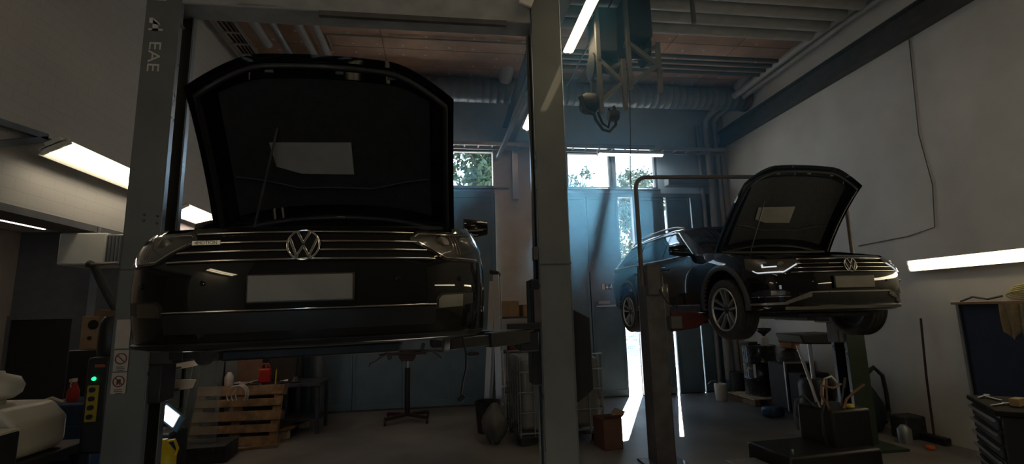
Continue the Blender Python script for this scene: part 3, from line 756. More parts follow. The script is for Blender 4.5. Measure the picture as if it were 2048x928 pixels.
def make_car(name, label, loc, heading, cross, front_wheels=True, hood_deg=62, roll=0.0):
    c = thing(name, label, 'car', loc, heading)
    c.rotation_euler = (roll, 0, heading)
    link('body', shell_mesh().copy(), PAINT, c, 32)
    g = [gh_ring(h)[0] for h in (0, .1, .2, .35, .5, .65, .8, .9, .96, 1.0)]
    top = [Vector((q.x - (.03 if q.x > -.9 else -.03), q.y * .955, q.z + .028)) for q in g[-1]]
    base = [Vector((q.x, q.y, q.z - .05)) for q in g[0]]
    closed_loft([base] + g + [top], crown=.055).build('cabin', PAINT, c, smooth=40)
    # glass
    gh_front(MB(), .74, .565, .03, .95, .004, .008).build('windscreen', GLASSD, c)
    gh_front(MB(), .62, .52, .12, .88, .004, .008, rear=True).build('rear_window', GLASSD, c)
    for sd in (-1, 1):
        for q in ((.66, -.08, .02, -.13, .05, .86), (-.16, -1.03, -.20, -1.00, .05, .87), (-1.10, -1.98, -1.07, -1.72, .07, .85)):
            gh_side(MB(), q, .004, .008, sd).build('side_window', GLASSD, c)
        # bright strip round the side glass
        m = MB(); lo = [gh_at(.035, x=.70 - 2.72 * i / 30) for i in range(31)]; up = [gh_at(.90, x=-.02 - 1.70 * i / 20) for i in range(21)]
        loop = lo + list(reversed(up))
        m.tube([Vector((q.x, sd * (q.y + .010), q.z + .003)) for q in loop], .012, 6, closed=True); m.build('window_trim', TRIMS, c)
        # roof rail
        m = MB(); P = [gh_at(1.0, x=-.02 - 1.72 * i / 16) for i in range(17)]
        pts = [Vector((q.x, sd * (q.y * .975), q.z + .03 + .045 * (max(0, math.sin(PI * i / 16)) ** .35))) for i, q in enumerate(P)]
        m.tube(pts, .015, 8); m.build('roof_rail', TRIMS, c)
        # mirror
        mr = MB(); rows = []
        for j in range(7):
            t = j / 6; y = .90 + .20 * t; hh = .085 * (1 - .35 * t * t); dx = .06 * (1 - .5 * t * t)
            rows.append([Vector((.62 + dx * math.cos(a) * (1.3 if math.cos(a) > 0 else .5) - .03 * t, y, 1.02 + hh * math.sin(a) * .95)) for a in [2 * PI * k / 14 for k in range(14)]])
        mr.grid(rows, closed_u=True); mr.add(rows[0], [tuple(range(14))]); mr.add(rows[-1], [tuple(range(14))])
        mr.box((.66, .87, .96), (.06, .10, .03))
        mr.v = [(a, b * sd, d) for a, b, d in mr.v]
        mo = mr.build('door_mirror', PAINT, c, smooth=50)
        m = MB(); m.tube([(.70, sd * .91, .985), (.715, sd * 1.0, .985), (.69, sd * 1.08, 1.0)], .008, 6); m.build('mirror_strip', CHROME, mo)
        # door handles and seams
        for hx in (-.02, -.98):
            m = MB(); m.tube([(hx + .09, sd * .912, .835), (hx + .05, sd * .938, .84), (hx - .06, sd * .938, .842), (hx - .10, sd * .912, .838)], .011, 8); m.build('door_handle', PAINT, c)
        for xs in (.80, -.12, -1.06):
            m = MB(); pz = [.27 + (.91 - .27) * i / 10 for i in range(11)]
            m.tube([body_s(p_x(xs), z, .0005, sd)[0] for z in pz], .0035, 5); m.build('door_seam', BLACK, c)
        # sill
        patch(MB(), p_x(.95), p_x(-.96), lambda t: .225, lambda t: .31 if cross else .27, .012, .03, sd, 12, 3).build('sill_trim', CLAD if cross else PAINT, c)
        if cross:
            patch(MB(), p_x(.93), p_x(-.94), lambda t: .302, lambda t: .316, .016, .02, sd, 12, 1).build('sill_strip', SATIN, c)
        # arches
        for ax in (AXF, AXR):
            m = MB(); rows = []; n = 28; ro = .435 if cross else .392
            for j in range(5):
                rr = .378 + (ro - .378) * j / 4; r_ = []
                for i in range(n + 1):
                    a = R(-22) + R(224) * i / n; x = ax + rr * math.cos(a); z = WR - .02 + rr * math.sin(a)
                    z = max(z, .235); q, nn = body_s(p_x(x), min(z, .9), .012 if cross else .004, sd)
                    r_.append(Vector((x, q.y + sd * (.012 if 0 < j < 4 else 0) * (1 if cross else .3), z)))
                rows.append(r_)
            m.slab(rows, lambda j, i: Vector((0, -sd * .035, 0))); m.build('arch_trim', CLAD if cross else PAINT, c, smooth=50)
            # inner arch
            m = MB(); ang = [R(-5) + R(190) * i / 20 for i in range(21)]
            m.slab([[Vector((ax + .385 * math.cos(a), sd * y, WR - .02 + .385 * math.sin(a))) for a in ang] for y in (.50, .84)], lambda j, i: Vector((0, 0, .012)))
            m.span((ax - .38, sd * .50, .2), (ax + .38, sd * .49, .75)); m.build('arch_liner', UNDER, c)
    # wheels, brakes
    zd = .25
    for ax in (AXF, AXR):
        for sd in (-1, 1):
            if ax == AXF and not front_wheels:
                b = MB(); b.lathe([(.0, -.03), (.15, -.03), (.156, -.02), (.156, .01), (.07, .015), (.065, .06), (.03, .065), (0, .065)], 32, o=(ax, sd * .70, zd), axis='y')
                if sd < 0: b.v = [(x, 2 * sd * .70 - y if abs(y - sd * .70) < .2 else y, z) for x, y, z in b.v]
                b.build('brake_disc', DARKSTEEL, c)
                MB().box((ax - .13, sd * .69, zd + .03), (.09, .09, .18)).build('brake_caliper', DARKSTEEL, c, bevel=.01)
            else: wheel(c, ax, sd, zd if ax == AXF else zd - (.02 if front_wheels else -.02))
            m = MB(); m.tube([(ax + .05, sd * .30, .26), (ax, sd * .5, .22), (ax, sd * .70, zd - .06)], .028, 8); m.tube([(ax - .28, sd * .32, .25), (ax - .1, sd * .6, .22), (ax, sd * .70, zd - .05)], .024, 8)
            m.build('control_arm', DARKSTEEL, c)
            m = MB(); m.cyl((ax, sd * .64, zd), (ax - .02, sd * .56, .85), .032); m.cyl((ax, sd * .63, zd + .18), (ax - .02, sd * .57, .70), .062, n=14); m.build('shock_absorber', DARKSTEEL, c)
    m = MB(); m.span((1.0, -.42, .15), (1.95, .42, .20)); m.span((-1.75, -.5, .20), (-1.2, .5, .26)); m.span((-1.1, -.12, .17), (.95, .12, .22)); m.cyl((-1.2, .25, .20), (-2.2, .45, .25), .09); m.build('undertray', UNDER, c, bevel=.01)
    # ---- front
    pc = p_y(.50)
    gr = patch(MB(), -p_y(.60), p_y(.60), lambda t: .598, lambda t: .748, .002, .02, 0, 30, 4).build('grille', mat('grille_black', (.004, .004, .004), .6, var=.2, spec=.15), c)
    for k, (z, hw) in enumerate(((.603, .60), (.645, .565), (.687, .525), (.736, .52))):
        m = MB(); m.tube([body_s(abs(pq), z + .004, .006, 1 if pq >= 0 else -1)[0] for pq in [-p_y(hw) + 2 * p_y(hw) * i / 30 for i in range(31)]], .0055, 8); m.build('grille_strip', CHROME, gr, smooth=60)
    q, n = body_s(0, .672, .018); emblem(c, (q.x + .004, 0, .672), .074)
    for sd in (-1, 1):
        pa, pb = p_y(.50), p_x(1.82)
        zl = lin((0, .695), (.30, .603), (.78, .603), (1, .67)); zu = lin((0, .715), (.07, .745), (.5, .752), (.8, .768), (1, .79))
        hl = patch(MB(), pa, pb, zl, zu, .004, .02, sd, 28, 5).build('headlight', LAMPBK, c)
        q, n = body_s(p_y(.66), .69, .006, sd)
        m = MB(); m.lathe([(.0, .002), (.018, .001), (.030, -.003), (.036, -.003), (.038, -.012), (0, -.012)], 24, axis='x'); m.build('projector', REFL, hl, loc=(q.x - .003, q.y, q.z), rot=(0, 0, sd * R(22)))
        q, n = body_s(p_y(.785), .70, .004, sd)
        m = MB(); m.lathe([(.0, -.006), (.024, -.003), (.034, .001), (.037, .0), (.038, -.012), (0, -.012)], 24, axis='x'); m.build('reflector', REFL, hl, loc=(q.x - .004, q.y, q.z), rot=(0, 0, sd * R(40)))
        LED = emis('led_strip', (.9, .95, 1.0), .45) if cross else CHROME
        patch(MB(), pa + (pb - pa) * .06, pa + (pb - pa) * .86, lambda t: zl(.06 + .80 * t) + .008, lambda t: zl(.06 + .80 * t) + (.019 if cross else .013), .012, .008, sd, 26, 1).build('light_strip', LED, hl)
        if not cross:
            m = MB(); m.tube([body_s(pa + (pb - pa) * t, zu(t) - .012, .008, sd)[0] for t in [.03 + .85 * i / 20 for i in range(21)]], .004, 6); m.build('light_strip', CHROME, hl)
            for yy in (.71, .725, .74):
                m = MB(); m.tube([body_s(p_y(yy), z, .006, sd)[0] for z in (.635, .67, .70, .735)], .003, 6); m.build('lens_rib', CHROME, hl)
        if cross:
            patch(MB(), p_y(.70), p_y(.80), lambda t: .668, lambda t: .678, .012, .008, sd, 6, 1).build('light_bracket', LED, hl)
            patch(MB(), p_y(.79), p_y(.80), lambda t: .668, lambda t: .70, .012, .008, sd, 2, 1).build('light_bracket', LED, hl)
        patch(MB(), pa - .002, pb + .002, lambda t: zl(t) - .003, lambda t: zu(t) + .003, .014, .004, sd, 28, 5).build('headlight_cover', CLEAR, hl)
        # fog lamp in its recess
        if not cross:
            fg = patch(MB(), p_y(.60), p_x(1.99), lin((0, .36), (1, .385)), lin((0, .415), (.1, .437), (1, .44)), .004, .02, sd, 14, 3).build('fog_lamp', BLACK, c)
            patch(MB(), p_y(.61), p_y(.735), lin((0, .367), (1, .372)), lin((0, .41), (.15, .428), (1, .432)), .008, .01, sd, 8, 2).build('fog_lens', REFL, fg)
        else:
            fg = patch(MB(), p_y(.62), p_y(.86), lin((0, .395), (.15, .375), (.85, .375), (1, .40)), lin((0, .41), (.2, .44), (.8, .44), (1, .41)), .004, .02, sd, 14, 3).build('fog_lamp', BLACK, c)
            patch(MB(), p_y(.66), p_y(.76), lin((0, .386), (1, .386)), lin((0, .428), (1, .432)), .010, .01, sd, 8, 2).build('fog_lens', CHROME, fg)
            patch(MB(), p_y(.62), p_y(.86), lambda t: .368, lambda t: .376, .010, .01, sd, 14, 1).build('fog_strip', CHROME, fg)
            # silver wing from the fog lamp up to the middle
            patch(MB(), p_y(.44), p_y(.66), lin((0, .365), (1, .290)), lin((0, .415), (1, .318)), .012, .03, sd, 12, 2).build('bumper_wing', SATIN, c)
            patch(MB(), p_y(.64), p_x(1.80), lin((0, .292), (1, .285)), lin((0, .315), (1, .305)), .012, .03, sd, 14, 1).build('bumper_blade', SATIN, c)
    if cross:
        patch(MB(), -p_y(.45), p_y(.45), lambda t: .402, lambda t: .414, .010, .02, 0, 24, 1).build('bumper_strip', SATIN, c)
        patch(MB(), -p_y(.66), p_y(.66), lambda t: .248, lambda t: .272, .030, .06, 0, 24, 2).build('skid_plate', SATIN, c)
        patch(MB(), -p_y(.55), p_y(.55), lambda t: .28, lambda t: .40, .002, .02, 0, 24, 3).build('lower_intake', BLACK, c)
    else:
        m = MB(); m.tube([body_s(abs(pq), .385, .004, 1 if pq >= 0 else -1)[0] for pq in [-p_y(.60) + 2 * p_y(.60) * i / 30 for i in range(31)]], .0045, 8); m.build('bumper_strip', CHROME, c, smooth=60)
        patch(MB(), -p_y(.60), p_y(.60), lambda t: .29, lambda t: .375, .002, .02, 0, 28, 3).build('lower_intake', BLACK, c)
        patch(MB(), -p_x(1.85), p_x(1.85), lambda t: .234, lambda t: .248, .016, .05, 0, 40, 1).build('bumper_lip', BLACK, c)
    q, n = body_s(0, .47, 0)
    pl = MB(); pl.box((0, 0, 0), (.012, .442, .118)); pl.build('plate', PLATE, c, bevel=.012, loc=(q.x + .014, 0, .475 if not cross else .50), seg=3)
    pl = MB(); pl.box((0, 0, 0), (.012, .458, .132)); pl.build('plate_holder', BLACK, c, bevel=.008, loc=(q.x + .006, 0, .475 if not cross else .50))
    for y in (-.42, .42, -.72, .72):
        q, n = body_s(p_y(abs(y)), .51, .003, 1 if y > 0 else -1)
        MB().lathe([(0, .006), (.010, .005), (.012, 0), (0, 0)], 14, axis='x').build('parking_sensor', PAINT, c, loc=q)
    # tail lights
    for sd in (-1, 1):
        patch(MB(), p_x(-2.18), 1 - .035, lambda t: .80, lambda t: .93, .005, .02, sd, 14, 3).build('tail_light', mat('tail_red', (.16, .005, .005), .15, 0, 1.0, rvar=.05), c)
    # engine bay contents
    m = MB(); m.box((1.56, 0, .66), (.52, .70, .16)); m.box((1.56, -.1, .75), (.34, .42, .04)); m.box((1.50, .52, .68), (.30, .24, .22)); m.cyl((1.3, -.55, .6), (1.3, -.55, .80), .08); m.build('engine_cover', BLACK, c, bevel=.02)
    MB().box((1.10, 0, .93), (.10, 1.42, .04)).build('scuttle_panel', BLACK, c, bevel=.01)
    for s0, s1 in ((.55, -.15), (-.12, -.66)):
        m = MB(); A = gh_at(.04, y=abs(s0)); B = gh_at(.10, y=abs(s1)); m.tube([(A.x + .05, s0, A.z + .03), ((A.x + B.x) / 2 + .05, (s0 + s1) / 2, (A.z + B.z) / 2 + .05), (B.x + .03, s1, B.z + .03)], .009, 6); m.build('wiper', BLACK, c)
    # ---- hood, raised about its rear hinge
    hg = Vector((1.10, 0, .955)); hood = bpy.data.objects.new('hood', None); COL.objects.link(hood); hood.parent = c
    hood.location = hg; hood.rotation_euler = (0, -R(hood_deg), 0)
    def HP(y, t, dz=0.0, ins=0.0):
        """t 0 rear edge .. 1 front edge, y -1..1"""
        w = (.785 - .045 * t) - ins
        xr_ = 1.075 - .10 * y * y + ins; xf_ = 2.215 - .06 * y * y - .15 * (max(0, abs(y) - .5) / .5) ** 1.5 - ins
        tt = t; x = xr_ + (xf_ - xr_) * tt
        z = .985 - .235 * t ** 1.75 + .022 * (1 - y * y) - .045 * abs(y) ** 5 - .02 * max(0, t - .9) * 10 * .4
        for yy in (.42,): z += .010 * math.exp(-((abs(y) - yy) / .06) ** 2) * (1 - t)
        return Vector((x, y * w, z + dz)) - hg
    NY, NT = 28, 18
    grid = lambda dz, ins: [[HP(-1 + 2 * i / NY, j / NT, dz, ins) for i in range(NY + 1)] for j in range(NT + 1)]
    m = MB(); m.slab(grid(0, 0), lambda j, i: Vector((0, 0, -.028))); m.build('hood_panel', PAINT, hood, smooth=40)
    # inner frame: raised rim and insulating pad
    m = MB(); rim_pts = [HP(y, .965, -.036, .03) for y in [-.97 + 1.94 * i / 24 for i in range(25)]] + [HP(.97, 1 - i / 14 * .95, -.036, .03) for i in range(1, 14)] + [HP(y, .05, -.036, .03) for y in [.97 - 1.94 * i / 24 for i in range(25)]] + [HP(-.97, .05 + i / 14 * .9, -.036, .03) for i in range(1, 14)]
    m.tube(rim_pts, .018, 8, closed=True); m.build('hood_frame', mat('hood_frame_paint', (.006, .006, .007), .6, 0, .08, rvar=.1), hood, smooth=60)
    m = MB(); ys = [-.80 + 1.6 * i / 20 for i in range(21)]; ts = [.16 + .72 * j / 12 for j in range(13)]
    m.slab([[HP(y, t, -.040 - .012 * max(0, math.sin(PI * (t - .16) / .72)) ** .5) for y in ys] for t in ts], lambda j, i: Vector((0, 0, .02))); m.build('hood_pad', PAD, hood, smooth=50)
    m = MB(); m.tube([HP(y, .27 + .13 * (max(0, abs(y) - .28) / .5) ** 1.2, -.058) for y in [-.78 + 1.56 * i / 30 for i in range(31)]], .010, 8); m.build('pad_ridge', mat('hood_frame_paint', (0, 0, 0)), hood)
    m = MB(); q4 = [(-.50, .55), (.14, .545), (.145, .355), (-.28, .36), (-.47, .41)]
    P = [HP(y, t, -.060) for y, t in q4]; B_ = [p + Vector((0, 0, .004)) for p in P]
    m.add(P + B_, [(0, 1, 2, 3, 4), (9, 8, 7, 6, 5)] + [(i, (i + 1) % 5, (i + 1) % 5 + 5, i + 5) for i in range(5)]); m.build('bare_patch', mat('reflection_grey', (.33, .32, .30), .35, .3, rvar=.1, var=.1), hood, smooth=0)  # bare hood metal; its reflection is put into the pale colour
    for y in (-.42, .1, .5):
        q = HP(y, .93, -.045); m = MB(); m.box(q, (.05, .05, .02)); m.build('hood_striker', DARKSTEEL, hood, bevel=.005)
    ra = R(hood_deg); tp = HP(-.42, .64, -.04); tp = Vector((tp.x * math.cos(ra) - tp.z * math.sin(ra), tp.y, tp.x * math.sin(ra) + tp.z * math.cos(ra))) + hg
    m = MB(); m.cyl((1.33, -.50, .80), tp, .007, n=8); m.build('hood_prop', DARKSTEEL, c)
    return c
# ------------------------------------------------------------------ lifts
LIFTP = mat('lift_grey_paint', (.14, .15, .145), .42, .0, .1, var=.12, rvar=.08, scale=3)
LIFTD = mat('lift_dark_paint', (.075, .070, .072), .45, 0, .2, var=.25, rvar=.1)
LIFTG = mat('lift_green_paint', (.020, .034, .020), .5, var=.25)
REDP = mat('lift_red_paint', (.075, .010, .010), .5, var=.2)
PAPER = mat('notice_paper', (.46, .40, .34), .7, var=.08, scale=8)
INK = mat('notice_ink', (.05, .035, .03), .7, var=.1)
REDI = mat('notice_red', (.16, .04, .03), .7, var=.1)
def column(name, parent, x, y, side, h, wx, dy, m_):
    """C section open towards the car; side = +1 opens to +x"""
    c = MB(); t = .008
    x0 = x; x1 = x + wx * side
    c.span((x0, y, 0), (x0 + t * side, y + dy, h)); c.span((x0, y, 0), (x1, y + t, h)); c.span((x0, y + dy - t, 0), (x1, y + dy, h))
    c.span((x1 - .006 * side, y, 0), (x1, y + .055, h)); c.span((x1 - .006 * side, y + dy - .055, 0), (x1, y + dy, h))
    o = c.build(name, m_, parent, bevel=.003)
    MB().span((x0 - .12 * side, y - .06, 0), (x1 + .14 * side, y + dy + .06, .02)).build('base_plate', m_, o, bevel=.003)
    lip = MB(); lip.span((x1, y + .004, .05), (x1 + .004 * side, y + .048, h - .05)); lip.build('slide_rail', mat('slide_rail_steel', (.30, .34, .38), .3, .8, rvar=.1), o)
    lip = MB(); lip.span((x1, y + dy - .048, .05), (x1 + .004 * side, y + dy - .004, h - .05)); lip.build('slide_rail', mat('slide_rail_steel', (.3, .34, .38), .3, .8), o)
    return o
L1 = thing('two_post_lift', 'grey two-post lift with lettered left post holding the near car', 'car lift', (-.63, 3.58, 0))
def W1(x, y, z): return Vector((x + .63, y - 3.58, z))
LX, RX, LY = -2.15, .935, 3.58
cL = column('column', L1, LX + .63, 0, 1, 4.30, .225, .25, LIFTP)
cR = column('column', L1, RX + .63, 0, -1, 4.42, .235, .25, LIFTP)
MB().span(W1(-2.15, 3.60, 4.06), W1(.93, 3.81, 4.34)).build('crossbeam', mat('lift_beam_paint', (.32, .33, .33), .45, var=.15), L1, bevel=.01)
m = MB(); m.span(W1(-1.55, 3.597, 4.075), W1(-1.20, 3.603, 4.09)); m.build('beam_edge_strip', STEEL, L1)
m = MB(); m.span(W1(-.95, 3.585, 4.02), W1(.50, 3.62, 4.06)); m.build('limit_bar', LIFTD, L1)
m = MB(); m.bar(W1(-2.0, 3.60, 4.02), W1(-1.90, 3.60, 3.86), .02, .02); m.build('beam_brace', LIFTP, L1)
# column joints and bolts
for x0, x1 in ((-2.15, -1.925), (.70, .935)):
    MB().span(W1(x0 - .002, 3.574, 2.085), W1(x1 + .002, 3.579, 2.092)).build('column_seam', LIFTD, L1)
m = MB()
for (x, z) in ((-2.03, 2.46), (-2.03, 2.42), (-1.945, 2.45), (-1.945, 2.40)):
    b = MB(); b.cyl(W1(x, 3.58, z), W1(x, 3.570, z), .008, n=8); b.build('bolt', LIFTD, L1)
MB().span(W1(.935, 3.575, .3), W1(.940, 3.58, 4.3)).build('edge_strip', mat('slide_rail_steel', (.3, .34, .38), .3, .8), L1)
# lettering down the left column
ROT = Matrix(((0, 1, 0), (0, 0, -1), (-1, 0, 0)))       # columns: reading direction down, tops to the right, facing the room
LETT = mat('lettering_grey', (.60, .58, .54), .6, var=.1)
text('lettering', 'EAE', .115, LETT, L1, W1(-2.07, 3.578, 3.62), ROT.to_euler(), .001, sx=1.25)
lg = MB(); lg.prism([(-.045, 0), (.05, 0), (.05, .016), (-.045, .016)], -.002, 0, 'y'); lg.prism([(-.02, 0), (.02, 0), (.02, .05), (-.02, .085)], -.002, 0, 'y'); lg.prism([(-.045, .06), (-.045, .10), (-.02, .10), (.03, .055), (.03, .04)], -.002, 0, 'y'); lg.build('logo_mark', LETT, L1, loc=W1(-2.075, 3.578, 3.82), smooth=0)
lg = MB(); lg.prism([(-.05, 0), (.05, 0), (.05, .01), (-.05, .01)], -.002, 0, 'y'); lg.prism([(-.05, .02), (-.01, .02), (-.01, .06), (-.05, .06)], -.002, 0, 'y'); lg.prism([(.01, .02), (.05, .02), (.05, .06), (.01, .06)], -.002, 0, 'y'); lg.build('logo_mark', LETT, L1, loc=W1(-2.07, 3.578, 4.06), smooth=0)
# notices on the left column
def sheet(nm, x0, x1, z0, z1, sign):
    s_ = MB(); s_.span(W1(x0, 3.572, z0), W1(x1, 3.576, z1)); s_ = s_.build(nm, PAPER, L1)
    if not sign: return
    c = W1((x0 + x1) / 2, 3.571, z1 - .055); n = 28
    m = MB(); m.lathe([(.029, 0), (.036, 0), (.036, -.0015), (.029, -.0015)], n, o=c, axis='y', close=True); m.build('ban_ring', REDI, s_)
    m = MB(); m.bar(c + Vector((-.022, -.001, .022)), c + Vector((.022, -.001, -.022)), .006, .0015, up=(0, 1, 0)); m.build('ban_slash', REDI, s_)
    if sign == 2:
        m = MB(); m.box(c + Vector((0, .0, 0)), (.024, .0008, .026)); m.box(c + Vector((-.008, 0, -.016)), (.007, .0008, .012)); m.box(c + Vector((.008, 0, -.016)), (.007, .0008, .012)); m.build('pictogram', INK, s_)
    for k in range(3):
        w_ = (.045, .05, .038)[k]; MB().box(c + Vector((.002 * k, 0, -.052 - .011 * k)), (w_, .0008, .0045)).build('text_line', INK, s_)
sheet('notice_sheet', -2.128, -2.042, 1.572, 1.758, 0)
sheet('warning_notice', -2.125, -2.038, 1.428, 1.562, 1)
sheet('warning_notice', -2.126, -2.038, 1.288, 1.420, 2)
# control unit and motor on the outer side of the left column
m = MB(); m.span(W1(-2.30, 3.60, .92), W1(-2.155, 3.82, 1.52)); cb = m.build('control_box', BLACK, L1, bevel=.02)
m = MB(); m.span(W1(-2.272, 3.588, 1.12), W1(-2.205, 3.600, 1.345)); yp = m.build('button_panel', mat('panel_yellow', (.30, .22, .02), .5, var=.1), L1, bevel=.003)
for k in range(4):
    m = MB(); m.cyl(W1(-2.238, 3.588, 1.318 - .055 * k), W1(-2.238, 3.574, 1.318 - .055 * k), .016, n=16); m.build('push_button', BLACK, yp)
m = MB(); m.lathe([(0, -.014), (.010, -.011), (.013, 0), (0, 0)], 14, o=W1(-2.245, 3.60, 1.385), axis='y'); m.build('green_light', emis('green_glow', (.02, 1.0, .30), 1.3), cb)
MB().span(W1(-2.245, 3.594, 1.455), W1(-2.185, 3.600, 1.475)).build('orange_sticker', mat('sticker_orange', (.30, .07, .03), .5, var=.1), cb)
m = MB(); m.lathe([(0, 0), (.075, 0), (.085, .03), (.085, .22), (.06, .26), (0, .26)], 24, o=W1(-2.245, 3.75, 1.52)); m.build('motor', BLACK, cb)
# carriages and arms
def carriage(parent, x, y, side, z, m_):
    o = MB(); o.span((x, y + .03, z - .35), (x + .10 * side, y + .22, z + .42)); o.span((x + .06 * side, y - .05, z - .10), (x + .20 * side, y + .30, z + .04)); return o.build('carriage', m_, parent, bevel=.01)
def arm(parent, a, b, m_, padm, name='arm'):
    a = Vector(a); b = Vector(b); mid = a.lerp(b, .55)
    o = MB(); o.bar(a, mid, .12, .10); o = o.build(name, m_, parent, bevel=.008)
    MB().bar(a.lerp(b, .35), b, .085, .07).build('arm_extension', m_, o, bevel=.006)
    MB().lathe([(0, 0), (.045, 0), (.045, .05), (.065, .055), (.065, .085), (0, .085)], 20, o=b + Vector((0, 0, .03))).build('pad', padm, o)
    return o
ARMB = mat('arm_black', (.012, .012, .013), .45, 0, .25, var=.3, rvar=.1)
zc = 1.56
carriage(L1, LX + .225 + .63 - .03, 0, 1, zc, ARMB); carriage(L1, RX - .235 + .63 + .03, 0, -1, zc, ARMB)
arm(L1, W1(-1.78, 3.62, zc - .02), W1(-1.42, 3.25, zc - .02), ARMB, RUBBER); arm(L1, W1(-1.78, 3.80, zc - .02), W1(-1.50, 5.05, zc - .02), ARMB, RUBBER)
arm(L1, W1(.62, 3.60, zc + .01), W1(.02, 3.38, zc - .02), ARMB, RUBBER); arm(L1, W1(.62, 3.78, zc - .02), W1(-.08, 5.10, zc - .02), ARMB, RUBBER)
m = MB(); m.span(W1(.44, 3.50, zc + .06), W1(.68, 3.56, zc + .10)); m.build('arm_lock', ARMB, L1, bevel=.004)
m = MB(); m.span(W1(.655, 3.57, 2.12), W1(.69, 3.63, 2.22)); m.build('limit_switch', LIFTD, L1, bevel=.004)
m = MB(); m.span(W1(.645, 3.56, 1.66), W1(.70, 3.66, 1.90)); m.build('lock_release', LIFTD, L1, bevel=.004)
m = MB(); m.tube([W1(.685, 3.70, 1.9), W1(.69, 3.68, 2.8), W1(.69, 3.70, 4.0)], .012, 8); m.build('steel_rope', LIFTD, L1)
# dark guard on the outer side of the right column
m = MB(); m.prism([(1.03, 1.02), (1.16, 1.12), (1.16, 1.68), (.965, 1.78), (.965, 1.02)], 0, .16, 'y'); m.v = [(x + .63, y + .30, z) for x, y, z in m.v]; m.build('side_guard', BLACK, L1, bevel=.01)
m = MB(); m.span(W1(.93, 3.80, 1.2), W1(1.0, 3.92, 1.3)); m.build('guard_bracket', LIFTD, L1)
# ------------------------------------------------ second lift
L2 = thing('two_post_lift', 'dark low two-post lift with bent overhead pipe holding the far car', 'car lift', (3.75, 5.5, 0))
def W2(x, y, z): return Vector((x - 3.75, y - 5.5, z))
c1 = column('column', L2, 2.33 - 3.75, 0, 1, 2.16, .22, .24, LIFTD)
c2 = column('column', L2, 5.24 - 3.75, .15, -1, 2.10, .25, .26, LIFTG)
m = MB(); m.span(W2(2.34, 5.46, 1.88), W2(2.52, 5.76, 2.26)); m.build('control_box', LIFTD, L2, bevel=.02)
m = MB(); m.tube([W2(2.48, 5.45, 1.95), W2(2.54, 5.42, 1.80), W2(2.66, 5.42, 1.74), W2(2.70, 5.5, 1.86)], .008, 6); m.build('control_cable', BLACK, L2)
m = MB(); P = [(2.30, 2.0), (2.30, 3.18)] + [(2.30 + .14 * (1 - math.cos(R(a))), 3.18 + .14 * math.sin(R(a))) for a in range(15, 91, 15)] + [(3.4, 3.335), (5.2, 3.36)]
m.tube([W2(x, 5.52, z) for x, z in P] + [W2(5.26, 5.6, 3.34), W2(5.28, 5.7, 3.2), W2(5.28, 5.7, 2.0)], .026, 12); m.build('overhead_pipe', mat('bent_pipe_paint', (.12, .10, .085), .4, .3, var=.2), L2, smooth=60)
z2 = 1.60
carriage(L2, 2.55 - 3.75 - .02, 0, 1, z2, LIFTD); carriage(L2, 4.99 - 3.75 + .02, .15, -1, z2, LIFTD)
arm(L2, W2(2.68, 5.58, z2 - .02), W2(3.22, 5.82, z2 - .03), REDP, RUBBER); arm(L2, W2(2.68, 5.70, z2 - .03), W2(3.25, 7.3, z2 - .03), LIFTD, RUBBER)
arm(L2, W2(4.86, 5.72, z2 - .03), W2(4.70, 5.72 + .2, z2 - .03), LIFTD, RUBBER); arm(L2, W2(4.86, 5.84, z2 - .03), W2(4.75, 7.3, z2 - .03), LIFTD, RUBBER)
m = MB(); m.prism([(2.62, 1.46), (2.95, 1.50), (3.10, 1.60), (2.95, 1.68), (2.62, 1.70)], 0, .10, 'y'); m.v = [(x - 3.75, y + .0, z) for x, y, z in m.v]; m.build('red_guard', REDP, L2, bevel=.01)
m = MB(); m.prism([(4.80, .0), (5.40, .0), (5.40, .03), (4.80, .03)], -.1, .5, 'y'); m.v = [(x - 3.75, y, z) for x, y, z in m.v]; m.build('foot_plate', LIFTG, L2)
# ------------------------------------------------ the cars on them
car1 = make_car('estate_car', 'near black estate car seen head-on with raised hood, front wheels off', (-.768, 4.56, 1.400), R(-86.5), False, False, roll=R(.8))
car2 = make_car('estate_car', 'far black estate car with grey arches and alloy wheels, hood raised', (4.007, 6.657, 1.453), R(-88.8), True, True)
# badge on the grille and hanging cable of the near car
q, n = body_s(p_y(.44), .690, .010, -1)
bd = MB(); bd.box((0, 0, 0), (.006, .125, .022)); bd = bd.build('badge', SATIN, car1, bevel=.002, loc=q + Vector((.006, 0, 0)), rot=(0, 0, R(-8)))
RF = Matrix(((0, 0, 1), (1, 0, 0), (0, 1, 0)))
text('badge_lettering', '4MOTION', .021, BLACK, bd, (.0035, 0, 0), RF.to_euler(), .0006, sx=1.05)
q, n = body_s(p_y(.30), .690, .010, -1)
bd = MB(); bd.box((0, 0, 0), (.006, .15, .018)); bd.build('badge', BLACK, car2, bevel=.002, loc=q + Vector((.006, 0, 0)), rot=(0, 0, R(-6)))
m = MB(); m.tube([(1.36, .80, .19), (1.37, .82, .08), (1.36, .82, -.02), (1.33, .80, -.10), (1.36, .785, -.18)], .007, 6); m.build('sensor_cable', BLACK, car1)
m = MB(); m.box((1.37, .785, -.20), (.04, .05, .03), Matrix.Rotation(.6, 3, 'X')); m.build('cable_plug', BLACK, car1, bevel=.006)
m = MB(); m.box((1.37, .87, .07), (.03, .07, .03)); m.cyl((1.37, .82, .07), (1.37, .87, .07), .008); m.build('cable_plug', BLACK, car1, bevel=.006)
